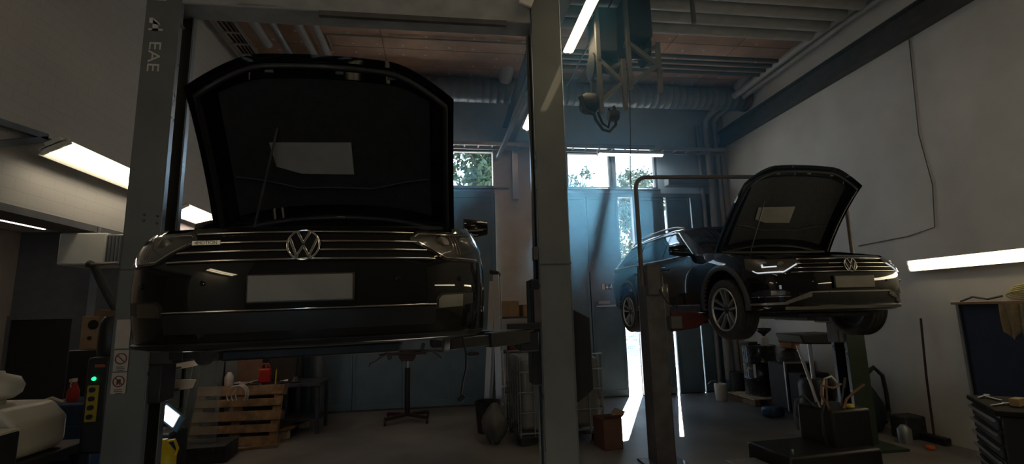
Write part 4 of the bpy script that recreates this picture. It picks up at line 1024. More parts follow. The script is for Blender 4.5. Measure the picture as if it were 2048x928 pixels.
# ------------------------------------------------------------------ things on the floor, far left
WOOD = mat('pallet_wood', (.20, .118, .058), .8, var=.35, scale=9, bump=.25, bscale=50)
WOODP = mat('pale_wood', (.40, .30, .18), .7, var=.2, scale=8)
CARD = mat('cardboard', (.26, .165, .09), .8, var=.12, scale=6)
CARDD = mat('cardboard_dark', (.17, .10, .06), .8, var=.15, scale=6)
NAVY = mat('navy_paint', (.018, .040, .10), .45, var=.2, rvar=.1)
WPLAS = mat('white_plastic', (.48, .45, .39), .4, var=.08)
MESS = mat('dark_junk', (.03, .03, .03), .6, var=.6, scale=12)
REDPL = mat('red_plastic', (.35, .02, .015), .4, var=.1)
def one(mb, name, m_, label, cat, loc, rz=0, bevel=0, group=None, smooth=35, rot=None):
    o = mb.build(name, m_, None, smooth=smooth, bevel=bevel, loc=loc, rot=rot or (0, 0, rz)); return tag(o, label, cat, group)
# wooden pallet stood on its long edge, leaning back
pa = thing('wooden_pallet', 'wooden pallet standing on edge, leaning back under the near car', 'pallet', (-2.90, 7.60, 0), R(-3)); pa.rotation_euler = (R(-13), 0, R(-3))
for k, z in enumerate((.05, .215, .385, .56, .73)): MB().box((0, -.06, z), (1.16 if k % 2 else 1.2, .022, .13 if k in (0, 2, 4) else .105)).build('deck_board', WOOD, pa, bevel=.003)
for x in (-.53, 0, .53):
    MB().box((x, -.038, .39), (.12, .022, .78)).build('stringer_board', WOOD, pa, bevel=.003)
    for z in (.06, .39, .72): MB().box((x, .022, z), (.13, .10, .12)).build('block', WOOD, pa, bevel=.004)
for z in (.06, .39, .72): MB().box((0, .083, z), (1.2, .022, .11)).build('bottom_board', WOOD, pa, bevel=.003)
# low bench behind it with the clutter
be = thing('work_bench', 'low dark bench covered with clutter behind the leaning pallet', 'bench', (-2.6, 8.35, 0))
MB().box((0, 0, .72), (1.45, .65, .05)).build('bench_top', DARKSTEEL, be, bevel=.005)
for x in (-.68, .68):
    for y in (-.28, .28): MB().box((x, y, .35), (.05, .05, .70)).build('leg', DARKSTEEL, be)
MB().box((0, 0, .2), (1.36, .55, .03)).build('shelf', DARKSTEEL, be)
gs = [(-2.55, 9.2, .115, 1.42, 'dark gas cylinder left of a pair behind the red canister'), (-2.22, 9.25, .115, 1.46, 'grey gas cylinder right of a pair by the left gate')]
for i, (x, y, r_, h, lb) in enumerate(gs):
    g_ = thing('gas_cylinder', lb, 'gas cylinder', (x, y, 0), 0)
    MB().lathe([(0, 0), (r_, 0), (r_, h - .18), (r_ * .75, h - .07), (.04, h - .02), (.035, h), (0, h)], 28).build('cylinder_body', mat('gas_grey', (.09, .10, .11), .4, .2, var=.1) if i else mat('gas_dark', (.02, .022, .025), .4, .2, var=.2), g_, smooth=60)
    m = MB(); m.cyl((0, 0, h), (0, 0, h + .07), .016); m.cyl((-.03, 0, h + .05), (.03, 0, h + .05), .012); m.build('valve', STEEL, g_)
can = thing('red_canister', 'small red canister with long thin spout on the cluttered bench', 'canister', (-2.74, 8.2, .745))
m = MB(); m.box((0, 0, .12), (.17, .11, .22)); m.build('body', REDPL, can, bevel=.03, seg=3)
m = MB(); m.tube([(-.06, 0, .24), (-.05, 0, .29), (.04, 0, .30), (.07, 0, .24)], .013, 8); m.build('handle', REDPL, can)
m = MB(); m.tube([(-.07, -.02, .06), (-.16, -.12, .05), (-.30, -.21, .0), (-.36, -.26, -.08)], .009, 8); m.build('spout', STEEL, can)
MB().lathe([(0, 0), (.022, 0), (.022, .04), (0, .045)], 14, o=(.02, 0, .24)).build('cap', CARDD, can)
one(MB().box((0, 0, .26), (.36, .05, .52)), 'brown_board', CARDD, 'brown board standing on the bench left of the gas cylinders', 'board', (-3.05, 8.45, .745), R(4), .004)
m = MB(); m.box((0, 0, .36), (.44, .12, .72)); one(m, 'dark_case', mat('dark_case_plastic', (.02, .018, .016), .6, var=.3), 'tall dark case standing on bench behind the red canister', 'case', (-2.58, 8.55, .745), 0, .02)
nc = thing('added_cabinet', 'added narrow dark cabinet covering wall end left of the cluttered bench', 'cabinet', (-3.50, 8.13, 0))  # added to darken the pale wall end behind it
MB().box((0, 0, .95), (.32, .28, 1.9)).build('casing', mat('locker_black', (.018, .017, .016), .6, var=.2), nc, bevel=.01)
MB().box((.0, -.146, .95), (.28, .012, 1.8)).build('door', mat('locker_black', (.018, .017, .016)), nc, bevel=.004)
lk = thing('added_locker', 'added tall dark locker in back left corner behind gas cylinders', 'locker', (-3.02, 9.32, 0))  # added dark body where the pale wall would show
MB().box((0, 0, 1.05), (.68, .50, 2.10)).build('casing', mat('locker_black', (.018, .017, .016), .6, var=.2), lk, bevel=.01)
MB().box((0, -.256, 1.05), (.62, .012, 2.0)).build('door', mat('locker_black', (.018, .017, .016)), lk, bevel=.004)
MB().box((.22, -.27, 1.1), (.02, .02, .14)).build('handle', DARKSTEEL, lk)
random.seed(21)
hc = [WPLAS, STEEL, mat('tool_yellow', (.45, .33, .03), .5, var=.1), DARKSTEEL, MESS]
nm = ['rag', 'wrench', 'marker_pen', 'pliers', 'scrap_part']
spots = [(-3.13, 8.27, 'crumpled pale rag at left end of the cluttered bench', 0), (-2.84, 8.12, 'steel wrench lying on the bench over the pallet', 1), (-2.55, 8.1, 'yellow stick standing on the bench beside the red canister', 2), (-2.42, 8.12, 'dark pliers lying near right end of the bench', 3), (-2.28, 8.15, 'dark scrap part at right end of the cluttered bench', 4), (-2.46, 8.36, 'pale rag at right end of the cluttered bench', 0)]
for x, y, lb, k in spots:
    m = MB()
    if k == 0:
        rows = [[Vector((.09 * (i - 3) / 3 + random.uniform(-.01, .01), .07 * (j - 3) / 3, .012 + .035 * random.random() * (1 - abs(i - 3) / 4) * (1 - abs(j - 3) / 4) + .004)) for i in range(7)] for j in range(7)]; m.slab(rows, lambda j, i: Vector((0, 0, -.006)))
    elif k == 1: m.box((0, 0, .012), (.20, .022, .010)); m.lathe([(.012, .005), (.026, .005), (.026, .019), (.012, .019)], 14, o=(.11, 0, 0), close=True); m.lathe([(.012, .005), (.026, .005), (.026, .019), (.012, .019)], 14, o=(-.11, 0, 0), close=True)
    elif k == 2: m.cyl((0, 0, 0), (-.01, 0, .19), .012, .010); m.cyl((-.01, 0, .19), (-.012, 0, .22), .007)
    elif k == 3: m.tube([(-.10, -.03, .01), (-.03, -.005, .01), (.07, .012, .01)], .009, 6); m.tube([(-.10, .03, .012), (-.03, .005, .012), (.07, -.012, .012)], .009, 6); m.lathe([(0, 0), (.016, 0), (.016, .02), (0, .02)], 12)
    else: m.lathe([(0, 0), (.06, 0), (.07, .02), (.05, .05), (.03, .09), (0, .09)], 16); m.box((.06, .02, .03), (.09, .05, .05))
    one(m, nm[k], hc[k], lb, nm[k].replace('_', ' '), (x, y, .745), random.random() * 3)
# white hose loops over the top of the pallet
m = MB()
for k in range(3):
    w_ = .085 + .02 * k; cx_ = -.03 * (k - 1)
    m.tube([(cx_ + w_ * math.cos(a), -.03 - .02 * k, -.11 + .125 * math.sin(a)) for a in [R(-40 + 260 * i / 18) for i in range(19)]], .0085, 6)
m.tube([(-.03, -.03, .01), (.03, .02, .04), (.10, .10, .03)], .0085, 6)
one(m, 'hose_coil', WPLAS, 'coiled white hose hanging over top edge of the pallet', 'hose', (-2.86, 7.63, .80))
# broken pallet piece
pp = thing('pallet_offcut', 'short broken pallet piece lying on floor right of the leaning pallet', 'pallet piece', (-2.27, 8.25, 0), R(82))
MB().box((0, 0, .115), (.85, .12, .022)).build('board', WOOD, pp, bevel=.003)
for x in (-.37, .30): MB().box((x, 0, .05), (.11, .12, .10)).build('block', WOODP, pp, bevel=.004)
one(MB().bar((0, 0, 0), (.6, .05, .02), .05, .02), 'wood_strip', WOOD, 'thin wood strip lying on floor before the broken pallet piece', 'wood strip', (-2.85, 7.35, .012))
# leaning sheets, sticks and poles at the left opening
GLS = mat('leaning_glass', (.75, .85, .85), .03, trans=.9, ior=1.3, rvar=.02)
gl = MB(); gl.slab([[Vector((-.36 + .72 * i / 8, .06 * math.sin(PI * i / 8), z)) for i in range(9)] for z in (0, .35, .7, 1.0)], lambda j, i: Vector((0, .008, 0)))
one(gl, 'glass_pane', GLS, 'curved glass pane leaning in the opening left of the pallet', 'glass pane', (-3.22, 6.9, .212), 0, rot=(R(-8), 0, R(6)))
one(MB().box((0, 0, .10), (.9, .5, .20)), 'dark_crate', MESS, 'dark low crate carrying the glass pane left of the pallet', 'crate', (-3.15, 7.0, 0), R(4), .01)
one(MB().tube([(0, 0, 0), (.20, -.27, .7), (.40, -.55, 1.37)], .008, 8), 'thin_pole', PIPEW, 'thin white pole leaning left of the pallet, touching the floor', 'pole', (-3.12, 6.69, .006))
one(MB().tube([(0, 0, 0), (.02, .22, 1.25)], .007, 8), 'thin_pole', STEEL, 'thin grey rod leaning beside the pale wooden stick', 'pole', (-3.02, 6.30, .006))
one(MB().bar((0, 0, 0), (.10, .05, .62), .05, .018), 'wooden_stick', WOODP, 'pale wooden stick leaning right of the left lift post', 'stick', (-3.24, 6.32, .725))
one(MB().box((0, 0, .36), (.5, .35, .72)), 'dark_cabinet', MESS, 'dark cabinet under the pale curved trim pieces', 'cabinet', (-3.36, 6.42, 0), 0, .02)
for i, (x, y, z, rx, lb) in enumerate(((-3.12, 6.45, 1.22, 0, 'upper of two pale curved trim pieces behind lift post'), (-3.18, 6.45, .98, 6, 'lower of two pale curved trim pieces behind lift post'))):
    m = MB(); rows = []
    for j in range(5):
        t = j / 4; rows.append([Vector((-.24 + .48 * k / 12, .10 * (t - .5), (.035 * (t - .5)) * math.sin(PI * (k + .3) / 13) ** .6 * 2 + .05 * (k / 12) ** 2)) for k in range(13)])
    m.slab(rows, lambda j, i: Vector((0, .012, -.006)))
    one(m, 'trim_piece', WPLAS, lb, 'trim piece', (x, y, z), 0, rot=(R(40), R(rx), R(5)))
one(MB().lathe([(0, 0), (.06, 0), (.065, .02), (.065, .13), (.04, .17), (.025, .20), (0, .20)], 20), 'white_canister', WPLAS, 'small white canister left of the brown board', 'canister', (-3.22, 8.12, .745))
sh = thing('wall_rack', 'dark wall rack behind the pale curved trim pieces', 'rack', (-3.36, 6.42, .72))
for z in (.24, .49): MB().box((.02, 0, z - .02), (.5, .24, .02)).build('shelf', DARKSTEEL, sh)
for x in (-.22, .26): MB().box((x, .10, .30), (.03, .03, .60)).build('upright', DARKSTEEL, sh)
# bits behind the left lift post
bk = thing('cleaning_cart', 'dark cleaning cart half hidden behind the left lift post', 'cart', (-2.53, 5.02, 0))
MB().box((0, 0, .42), (.30, .34, .70)).build('bin', BLACK, bk, bevel=.03)
for x in (-.12, .12):
    for y in (-.13, .13): MB().lathe([(0, -.015), (.035, -.012), (.04, 0), (.035, .012), (0, .015)], 16, o=(x, y, .04), axis='x').build('wheel', RUBBER, bk)
gp_ = thing('glow_panel', 'small pale panel with added glow on the cart behind left lift post', 'work light', (-2.385, 4.86, .895)); gp_.rotation_euler = (R(18), R(36), R(-8))
MB().box((0, .012, 0), (.22, .02, .18)).build('housing', mat('panel_back_blue', (.10, .18, .22), .4, var=.1), gp_, bevel=.006)
MB().box((-.02, -.003, .01), (.15, .012, .13)).build('lens', emis('panel_glow', (.85, .95, 1.0), 2.2), gp_)  # glow put in for a bright pale item of unknown kind
MB().box((.05, -.001, 0), (.03, .004, .13)).build('trim', WPLAS, gp_)
m = MB(); m.tube([(-.08, .02, .02), (-.09, .06, .0), (-.08, .10, -.03)], .006, 6); m.build('stand', DARKSTEEL, gp_)
yj = thing('yellow_jug', 'bright yellow jug low behind the left lift post', 'jug', (-2.335, 4.66, .505))
one(MB().box((0, 0, .25), (.32, .28, .50)), 'dark_box', MESS, 'dark box on floor under the bright yellow jug', 'box', (-2.36, 4.64, 0), 0, .02)
MB().lathe([(0, 0), (.095, 0), (.105, .03), (.105, .13), (.06, .20), (.035, .23), (.035, .26), (0, .26)], 24).build('body', mat('jug_yellow', (.75, .56, .02), .35, var=.08), yj, smooth=60)
m = MB(); m.tube([(.03, 0, .24), (.09, 0, .25), (.12, 0, .18), (.10, 0, .12)], .012, 8); m.build('handle', mat('jug_yellow', (.75, .56, .02)), yj)
one(MB().box((0, 0, .09), (.10, .02, .18)), 'blue_pack', mat('pack_blue', (.05, .16, .24), .4, var=.1), 'small blue pack standing beside the bright yellow jug', 'pack', (-2.475, 4.76, .505), R(20), .006)
# ------------------------------------------------------------------ near left corner
lb_ = thing('storage_bench', 'dark bench along left edge carrying the white tank', 'bench', (-2.78, 3.15, 0))
MB().box((0, 0, .93), (.75, 1.5, .06)).build('bench_top', BLACK, lb_, bevel=.008)
for x in (-.33, .33):
    for y in (-.70, .70): MB().box((x, y, .45), (.06, .06, .90)).build('leg', BLACK, lb_)
MB().box((0, .0, .5), (.66, 1.3, .70)).build('cabinet', MESS, lb_, bevel=.01)
tk = thing('white_tank', 'big white plastic tank with dark stains on the left bench', 'tank', (-2.68, 3.50, .96))
m = MB(); m.prism([(-.24, 0), (.20, 0), (.245, .05), (.245, .20), (.15, .30), (-.24, .31)], -.20, .20, 'y'); m.build('tank_body', WPLAS, tk, bevel=.025, seg=3)
m = MB(); m.cyl((.05, -.2, .12), (.05, -.235, .12), .022, n=14); m.build('tap', BLACK, tk)
m = MB(); m.lathe([(0, 0), (.06, 0), (.06, .03), (0, .035)], 20, o=(-.05, 0, .30)); m.build('cap', WPLAS, tk)
jg = thing('round_jug', 'round white jug standing on the white tank at left edge', 'jug', (-2.74, 3.50, 1.297))
MB().lathe([(0, 0), (.10, 0), (.135, .03), (.145, .075), (.12, .125), (.05, .15), (.045, .165), (0, .165)], 28).build('jug_body', WPLAS, jg, smooth=60)
m = MB(); m.tube([(-.02, -.1, .12), (-.02, -.13, .145), (-.02, -.03, .18), (-.02, .02, .155)], .012, 8); m.build('handle', WPLAS, jg)
bt = thing('battery_box', 'dark box with pale top edge in front of white tank', 'box', (-2.52, 3.10, .96))
MB().box((0, 0, .10), (.34, .24, .20)).build('case', BLACK, bt, bevel=.012)
MB().box((0, 0, .207), (.345, .245, .014)).build('lid_strip', WPLAS, bt, bevel=.003)
MB().box((.05, -.122, .10), (.16, .004, .10)).build('front_panel', mat('grey_panel', (.09, .09, .085), .5, var=.2), bt)
cb2 = thing('blue_cabinet', 'dark blue cabinet with white label left of the lift post', 'cabinet', (-2.95, 4.62, 0))
MB().box((0, 0, .56), (.44, .40, 1.12)).build('casing', NAVY, cb2, bevel=.02)
MB().box((.16, -.204, .88), (.085, .004, .11)).build('label_plate', WHITEP, cb2)
MB().box((-.02, -.204, .55), (.40, .006, .80)).build('door', NAVY, cb2, bevel=.003)
sb = thing('red_spray_bottle', 'red spray bottle standing on the blue cabinet', 'bottle', (-2.98, 4.55, 1.12))
MB().lathe([(0, 0), (.036, 0), (.042, .02), (.04, .08), (.022, .13), (.016, .15), (0, .15)], 20).build('body', REDPL, sb, smooth=60)
m = MB(); m.box((0, -.012, .165), (.022, .06, .025)); m.tube([(0, -.03, .155), (0, -.04, .13), (0, -.03, .11)], .005, 6); m.build('trigger_head', WPLAS, sb)
m = MB(); m.tube([(0, 0, 0), (.06, -.02, .02), (.15, -.02, -.02)], .012, 6); one(m, 'pale_rag', WPLAS, 'pale twisted rag beside the red spray bottle', 'rag', (-3.13, 4.48, 1.145))
tr = thing('wire_rack', 'small pale wire rack right of red spray bottle', 'rack', (-2.82, 4.66, 1.12))
m = MB()
for k in range(5): m.cyl((-.06 + .03 * k, 0, 0), (-.06 + .03 * k, 0, .12), .004, n=6)
m.cyl((-.06, 0, .12), (.06, 0, .12), .004, n=6); m.cyl((-.06, 0, .005), (.06, 0, .005), .004, n=6); m.build('wire_frame', WOODP, tr)
uh = thing('unit_heater', 'white unit heater with vent slats hanging left of the lift post', 'heater', (-3.28, 5.2, 2.42))
MB().box((-.06, 0, 0), (.40, .40, .30)).build('casing', WHITEP, uh, bevel=.015)
MB().box((.20, 0, .0), (.16, .36, .28)).build('vent_box', GREYP, uh, bevel=.01)
for k in range(5): MB().box((.14 + .03 * k, -.185, 0), (.012, .01, .24)).build('slat', FRAMEP, uh)
MB().cyl((-.06, 0, .15), (-.06, 0, .24), .012).build('hanger', STEEL, uh)
m = MB(); m.tube([(0, -.02, 0), (.05, -.03, -.02), (.10, 0, -.15), (.17, 0, -.28), (.22, .0, -.36), (.25, .0, -.41)], .035, 12)
one(m, 'black_hose', RUBBER, 'thick black hose drooping below the white unit heater', 'hose', (-3.22, 4.95, 2.27), smooth=60)
m = MB(); m.tube([(0, 0, 0), (.1, -.01, .0), (.22, .0, .01)], .014, 8); one(m, 'steel_pipe', STEEL, 'short steel pipe under the white unit heater', 'pipe', (-3.17, 4.885, 2.262))
one(MB().box((0, 0, 0), (.30, .04, .70)), 'white_cover', WHITEP, 'white cover panel below unit heater beside the lift post', 'panel', (-3.04, 5.36, 1.852), R(-4), .01)
one(MB().box((0, 0, 0), (.16, .03, .22), Matrix.Rotation(R(15), 3, 'Y')), 'grey_flap', GREYP, 'small grey flap in front of the white cover panel', 'panel', (-2.74, 4.98, 1.86), 0, .004)
cx = thing('open_carton', 'open brown carton with dark holes left of the lift post', 'carton', (-3.08, 5.19, 1.50))
MB().box((0, 0, .15), (.46, .26, .30)).build('carton_body', CARD, cx, bevel=.006)
for x, z, r_ in ((-.13, .22, .045), (-.15, .10, .018), (.09, .08, .035)): MB().lathe([(0, -.003), (r_, -.003), (r_, .003), (0, .003)], 16, o=(x, -.131, z), axis='y').build('hole', BLACK, cx)
MB().box((.06, -.10, .315), (.30, .16, .05), Matrix.Rotation(.15, 3, 'Y')).build('flap', CARDD, cx, bevel=.003)
one(MB().box((0, 0, .75), (.52, .42, 1.50)), 'tall_locker', BLACK, 'tall black locker under the open brown carton', 'locker', (-3.08, 5.19, 0), 0, .01)
# ------------------------------------------------------------------ middle
jk = thing('transmission_jack', 'tall jack on castors with spread arms before the left gate', 'jack', (-.62, 8.55, 0))
MB().cyl((0, 0, .10), (0, 0, .86), .045, n=20).build('column', mat('jack_black', (.015, .014, .014), .4, .2, var=.3), jk)
MB().cyl((0, 0, .86), (0, 0, 1.00), .022, n=16).build('ram', STEEL, jk)
JRED = mat('jack_red', (.028, .012, .010), .5, var=.3)
for a in (35, 145, 215, 325):
    v = Vector((math.cos(R(a)), math.sin(R(a)), 0)); l_ = MB(); l_.bar(Vector((0, 0, .12)), v * .40 + Vector((0, 0, .10)), .06, .05); l_ = l_.build('leg', JRED, jk, bevel=.004)
    m = MB(); q = v * .40; m.lathe([(0, -.018), (.036, -.016), (.042, 0), (.036, .016), (0, .018)], 18, o=(q.x, q.y, .042), axis='x'); m.box((q.x, q.y, .085), (.05, .04, .02)); m.build('castor', RUBBER, l_)
m = MB(); m.prism([(-.14, 1.06), (-.10, .99), (.10, .99), (.14, 1.06)], -.09, .09, 'y'); m.build('saddle_bowl', JRED, jk, bevel=.008)
m = MB(); m.tube([(-.13, -.1, 1.05), (-.09, -.12, .99), (.09, -.12, .99), (.13, -.1, 1.05)], .012, 8); m.build('saddle_handle', JRED, jk)
m = MB(); m.box((0, 0, 1.09), (.62, .10, .04)); m.box((0, .03, 1.135), (.40, .05, .03)); m.build('saddle_plate', JRED, jk, bevel=.006)
for pts in ([(-.28, 0, 1.10), (-.42, -.02, 1.06), (-.52, -.04, .99), (-.60, -.05, .96), (-.62, -.05, .91)], [(.25, 0, 1.10), (.40, -.02, 1.12), (.50, -.04, 1.05), (.56, -.05, 1.0)], [(-.26, .03, 1.10), (-.36, .03, 1.10), (-.47, .0, 1.08)], [(.1, .03, 1.12), (.3, .05, 1.13), (.62, .05, 1.10)]):
    m = MB(); m.tube(pts, .013, 8); m.build('reach_arm', DARKSTEEL, jk)
for x, z in ((-.36, 1.16), (-.24, 1.19), (.25, 1.20), (-.30, 1.06)):
    m = MB(); m.box((x, 0, z), (.06, .06, .11), Matrix.Rotation(x, 3, 'Y')); m.build('clamp', DARKSTEEL, jk, bevel=.01)
# step ladder leaning at the pier
ld = thing('step_ladder', 'folded aluminium step ladder leaning at pale pier beside the near car', 'ladder', (.84, 8.2, 0)); ld.rotation_euler = (R(0), R(4), R(75))
for x0, x1 in ((-.17, -.10), (.17, .10)):
    MB().bar((x0, -.05, 0), (x1, 0, 2.36), .035, .10, up=(0, 1, 0)).build('rail', ALU, ld, bevel=.003)
    MB().bar((x0, .17, 0), (x1 * .9, .07, 2.25), .03, .085, up=(0, 1, 0)).build('rear_rail', ALU, ld, bevel=.003)
for k in range(7): MB().box((0, -.03 + .006 * k, .25 + .28 * k), (.30 - .018 * k, .09, .03)).build('tread', ALU, ld, bevel=.003)
MB().box((0, .03, 2.40), (.26, .16, .06), Matrix.Rotation(.2, 3, 'X')).build('top_cap', BLACK, ld, bevel=.012)
# shelf with cartons behind it
sf = thing('shelf_unit', 'dark shelf unit at the pale pier carrying two cartons', 'shelf', (1.42, 9.35, 0))
for z in (.3, 1.0, 1.62): MB().box((0, 0, z), (.95, .5, .03)).build('shelf_board', DARKSTEEL, sf)
for x in (-.46, .46):
    for y in (-.23, .23): MB().box((x, y, .82), (.035, .035, 1.64)).build('upright', DARKSTEEL, sf)
for x, w_, h_, lb in ((1.18, .36, .30, 'left carton on dark shelf behind the step ladder'), (1.62, .38, .22, 'right carton on dark shelf beside the grey post')):
    c = thing('carton', lb, 'carton', (x, 9.30, 1.636), R(6)); MB().box((0, 0, h_ / 2), (w_, .32, h_)).build('box', CARD, c, bevel=.005); MB().box((0, 0, h_ + .001), (w_ * .98, .04, .004)).build('tape', CARDD, c)
one(MB().lathe([(0, 0), (.15, 0), (.17, .3), (.165, .33), (.12, .36), (0, .36)], 24), 'red_bucket', mat('bucket_red', (.10, .012, .012), .5, var=.2), 'dull red bucket on shelf behind the caged tank', 'bucket', (1.30, 9.32, 1.016))
# IBC tank
ib = thing('caged_tank', 'square white plastic tank in a steel cage behind the middle post', 'tank', (1.52, 7.14, 0), R(3))
m = MB(); m.box((0, 0, .64), (1.10, .92, .92)); m.build('tank', mat('tank_plastic', (.13, .13, .12), .4, var=.12), ib, bevel=.07, seg=3)
m = MB(); m.lathe([(0, 0), (.075, 0), (.085, .02), (.075, .05), (0, .055)], 24, o=(0, 0, 1.10)); m.build('cap', BLACK, ib)
CAGE = mat('cage_steel', (.17, .17, .165), .45, .5, var=.2)
for k in range(7):
    x = -.57 + .19 * k
    for y in (-.49, .49): MB().cyl((x, y, .12), (x, y, 1.14), .010, n=8).build('cage_bar', CAGE, ib)
for k in range(6):
    y = -.40 + .16 * k
    for x in (-.585, .585): MB().cyl((x, y, .12), (x, y, 1.14), .010, n=8).build('cage_bar', CAGE, ib)
for z in (.16, .42, .68, .94, 1.14):
    m = MB(); m.tube([(-.585, -.49, z), (.585, -.49, z), (.585, .49, z), (-.585, .49, z)], .011, 8, closed=True); m.build('cage_ring', CAGE, ib)
for y in (-.40, 0, .40): MB().box((0, y, .11), (1.18, .10, .03)).build('pallet_board', DARKSTEEL, ib)
for x in (-.5, 0, .5):
    for y in (-.40, .40): MB().box((x, y, .05), (.12, .12, .10)).build('pallet_foot', BLACK, ib)
m = MB(); m.cyl((-.1, -.46, .20), (-.1, -.55, .20), .04, n=16); m.box((-.1, -.55, .23), (.03, .05, .05)); m.build('valve', BLACK, ib)
rg = MB(); rows = [[Vector((-.10 + .20 * i / 8 + .015 * math.sin(j), -.02 * math.sin(i * 1.9) - .006 * j, -.34 * j / 6)) for i in range(9)] for j in range(7)]
rg.slab(rows, lambda j, i: Vector((0, .008, 0))); one(rg, 'dark_rag', mat('rag_black', (.02, .012, .014), .9, var=.3), 'dark rag hanging on the front of the caged tank', 'rag', (1.24, 6.59, 1.165))
bn = MB(); bn.lathe([(0, 0), (.15, 0), (.19, .42), (.20, .44), (.185, .44), (.14, .02), (0, .02)], 24); one(bn, 'waste_bin', BLACK, 'black waste bin with bag between ladder and caged tank', 'bin', (.62, 7.55, 0))
bg_ = MB(); rr = []
for j in range(8):
    t = j / 7; rr.append([Vector(((.17 * math.sin(PI * (t * .85 + .1)) + .02 * math.sin(a * 5 + j)) * math.cos(a), (.17 * math.sin(PI * (t * .85 + .1)) + .02 * math.sin(a * 5 + j)) * math.sin(a), .52 * t)) for a in [2 * PI * k / 20 for k in range(20)]])
bg_.grid(rr, closed_u=True); bg_.add(rr[0], [tuple(range(20))]); bg_.add(rr[-1], [tuple(range(20))]); one(bg_, 'rubbish_bag', mat('grey_bag', (.09, .085, .08), .45, var=.2), 'grey rubbish bag on floor left of the caged tank', 'bag', (.66, 6.9, 0), smooth=60)
bx = thing('small_carton', 'reddish brown open carton on floor right of the middle post', 'carton', (2.07, 6.40, 0), R(8))
m = MB()
for a, b in (((-.13, -.15, 0), (.13, -.142, .37)), ((-.13, .142, 0), (.13, .15, .37)), ((-.13, -.15, 0), (-.122, .15, .37)), ((.122, -.15, 0), (.13, .15, .37)), ((-.13, -.15, 0), (.13, .15, .008))): m.span(a, b)
m.build('carton_walls', mat('carton_red_brown', (.15, .068, .045), .7, var=.12), bx)
m = MB(); m.box((0, -.18, .40), (.25, .10, .006), Matrix.Rotation(-.6, 3, 'X')); m.build('flap', mat('carton_red_brown', (.24, .1, .06)), bx)
m = MB(); m.box((.16, 0, .41), (.09, .28, .006), Matrix.Rotation(-.8, 3, 'Y')); m.build('flap', CARD, bx)
# ------------------------------------------------------------------ right side
dp = thing('drum_pallet', 'low wooden pallet under the black oil drum', 'pallet', (5.70, 8.62, 0), R(0))
for k in range(5): MB().box((-.32 + .16 * k, 0, .115), (.13, .8, .022)).build('deck_board', WOODP, dp, bevel=.003)
for x in (-.32, 0, .32):
    MB().box((x, 0, .05), (.10, .8, .09)).build('runner', WOOD, dp, bevel=.003)
dr = thing('oil_drum', 'black steel oil drum with white streak on low pallet', 'drum', (5.76, 8.62, .127))
prof = [(0, 0), (.285, 0), (.295, .01), (.285, .02), (.285, .28), (.296, .295), (.285, .31), (.285, .57), (.296, .585), (.285, .60), (.285, .85), (.295, .86), (.295, .88), (.28, .88), (.27, .86), (0, .86)]
MB().lathe(prof, 40).build('drum_body', mat('drum_black', (.018, .018, .018), .28, .2, .4, var=.3, rvar=.1), dr, smooth=40)
m = MB(); m.slab([[Vector((.289 * math.cos(R(a)), .289 * math.sin(R(a)), z)) for a in (214, 218, 222)] for z in (.32, .45, .56)], lambda j, i: Vector((0, .004, 0))); m.build('label_strip', WPLAS, dr)
fn = thing('oil_funnel', 'black funnel standing on a pale jug atop the oil drum', 'funnel', (5.80, 8.47, 1.008))
MB().lathe([(0, 0), (.07, 0), (.072, .14), (.045, .17), (0, .17)], 20).build('jug', WPLAS, fn)
m = MB(); m.lathe([(.02, .15), (.03, .19), (.13, .27), (.135, .31), (.128, .31), (.122, .275), (.024, .20), (.015, .15)], 28, close=True); m.build('cone', BLACK, fn)
m = MB(); m.cyl((.02, 0, .22), (.03, .02, .42), .005, n=6); m.build('stirrer', STEEL, fn)
one(MB().box((0, 0, .03), (.26, .20, .06)), 'drum_tray', BLACK, 'small black tray lying on left part of the oil drum', 'tray', (5.60, 8.66, 1.010), R(20), .01)
pl = thing('white_pail', 'white pail with bent spout left of the oil drum', 'pail', (5.12, 8.92, 0))
MB().lathe([(0, 0), (.10, 0), (.115, .26), (.11, .30), (.07, .31), (0, .31)], 24).build('body', WPLAS, pl, smooth=50)
m = MB(); m.tube([(-.06, 0, .30), (-.10, -.01, .36), (-.20, -.02, .35), (-.26, -.02, .30)], .012, 8); m.build('spout', GREYP, pl)
one(MB().lathe([(0, 0), (.14, 0), (.16, .42), (.15, .45), (0, .45)], 24), 'black_bin', BLACK, 'small black bin between white pail and oil drum', 'bin', (5.72, 9.28, 0))
od = thing('oil_drainer', 'black oil drainer with wide raised pan beside the green post', 'oil drainer', (5.52, 6.98, 0))
MB().lathe([(0, .06), (.20, .06), (.22, .10), (.22, .55), (.18, .62), (0, .62)], 28).build('tank', BLACK, od, smooth=50)
MB().cyl((0, 0, .62), (0, 0, 1.16), .03).build('pole', STEEL, od)
m = MB(); m.prism([(-.36, 1.30), (-.30, 1.16), (.22, 1.14), (.34, 1.30)], -.28, .28, 'y'); m.build('pan', mat('pan_black', (.012, .012, .013), .5, var=.3), od, bevel=.02)
for a in (45, 135, 225, 315): MB().lathe([(0, -.015), (.04, -.012), (.045, 0), (.04, .012), (0, .015)], 16, o=(.17 * math.cos(R(a)), .17 * math.sin(R(a)), .046), axis='x').build('wheel', RUBBER, od)
ca = thing('service_machine', 'black square service machine with grey frame beside the oil drum', 'machine', (5.76, 7.78, 0), R(-4))
MB().box((0, 0, .42), (.52, .48, .72)).build('casing', mat('machine_black', (.006, .006, .007), .7, 0, 0, rvar=.1), ca, bevel=.02)
for x in (-.26, .26): MB().bar((x, -.25, .05), (x, -.25, .80), .03, .03).build('frame_bar', GREYP, ca)
MB().box((0, -.25, .80), (.55, .03, .03)).build('frame_bar', GREYP, ca)
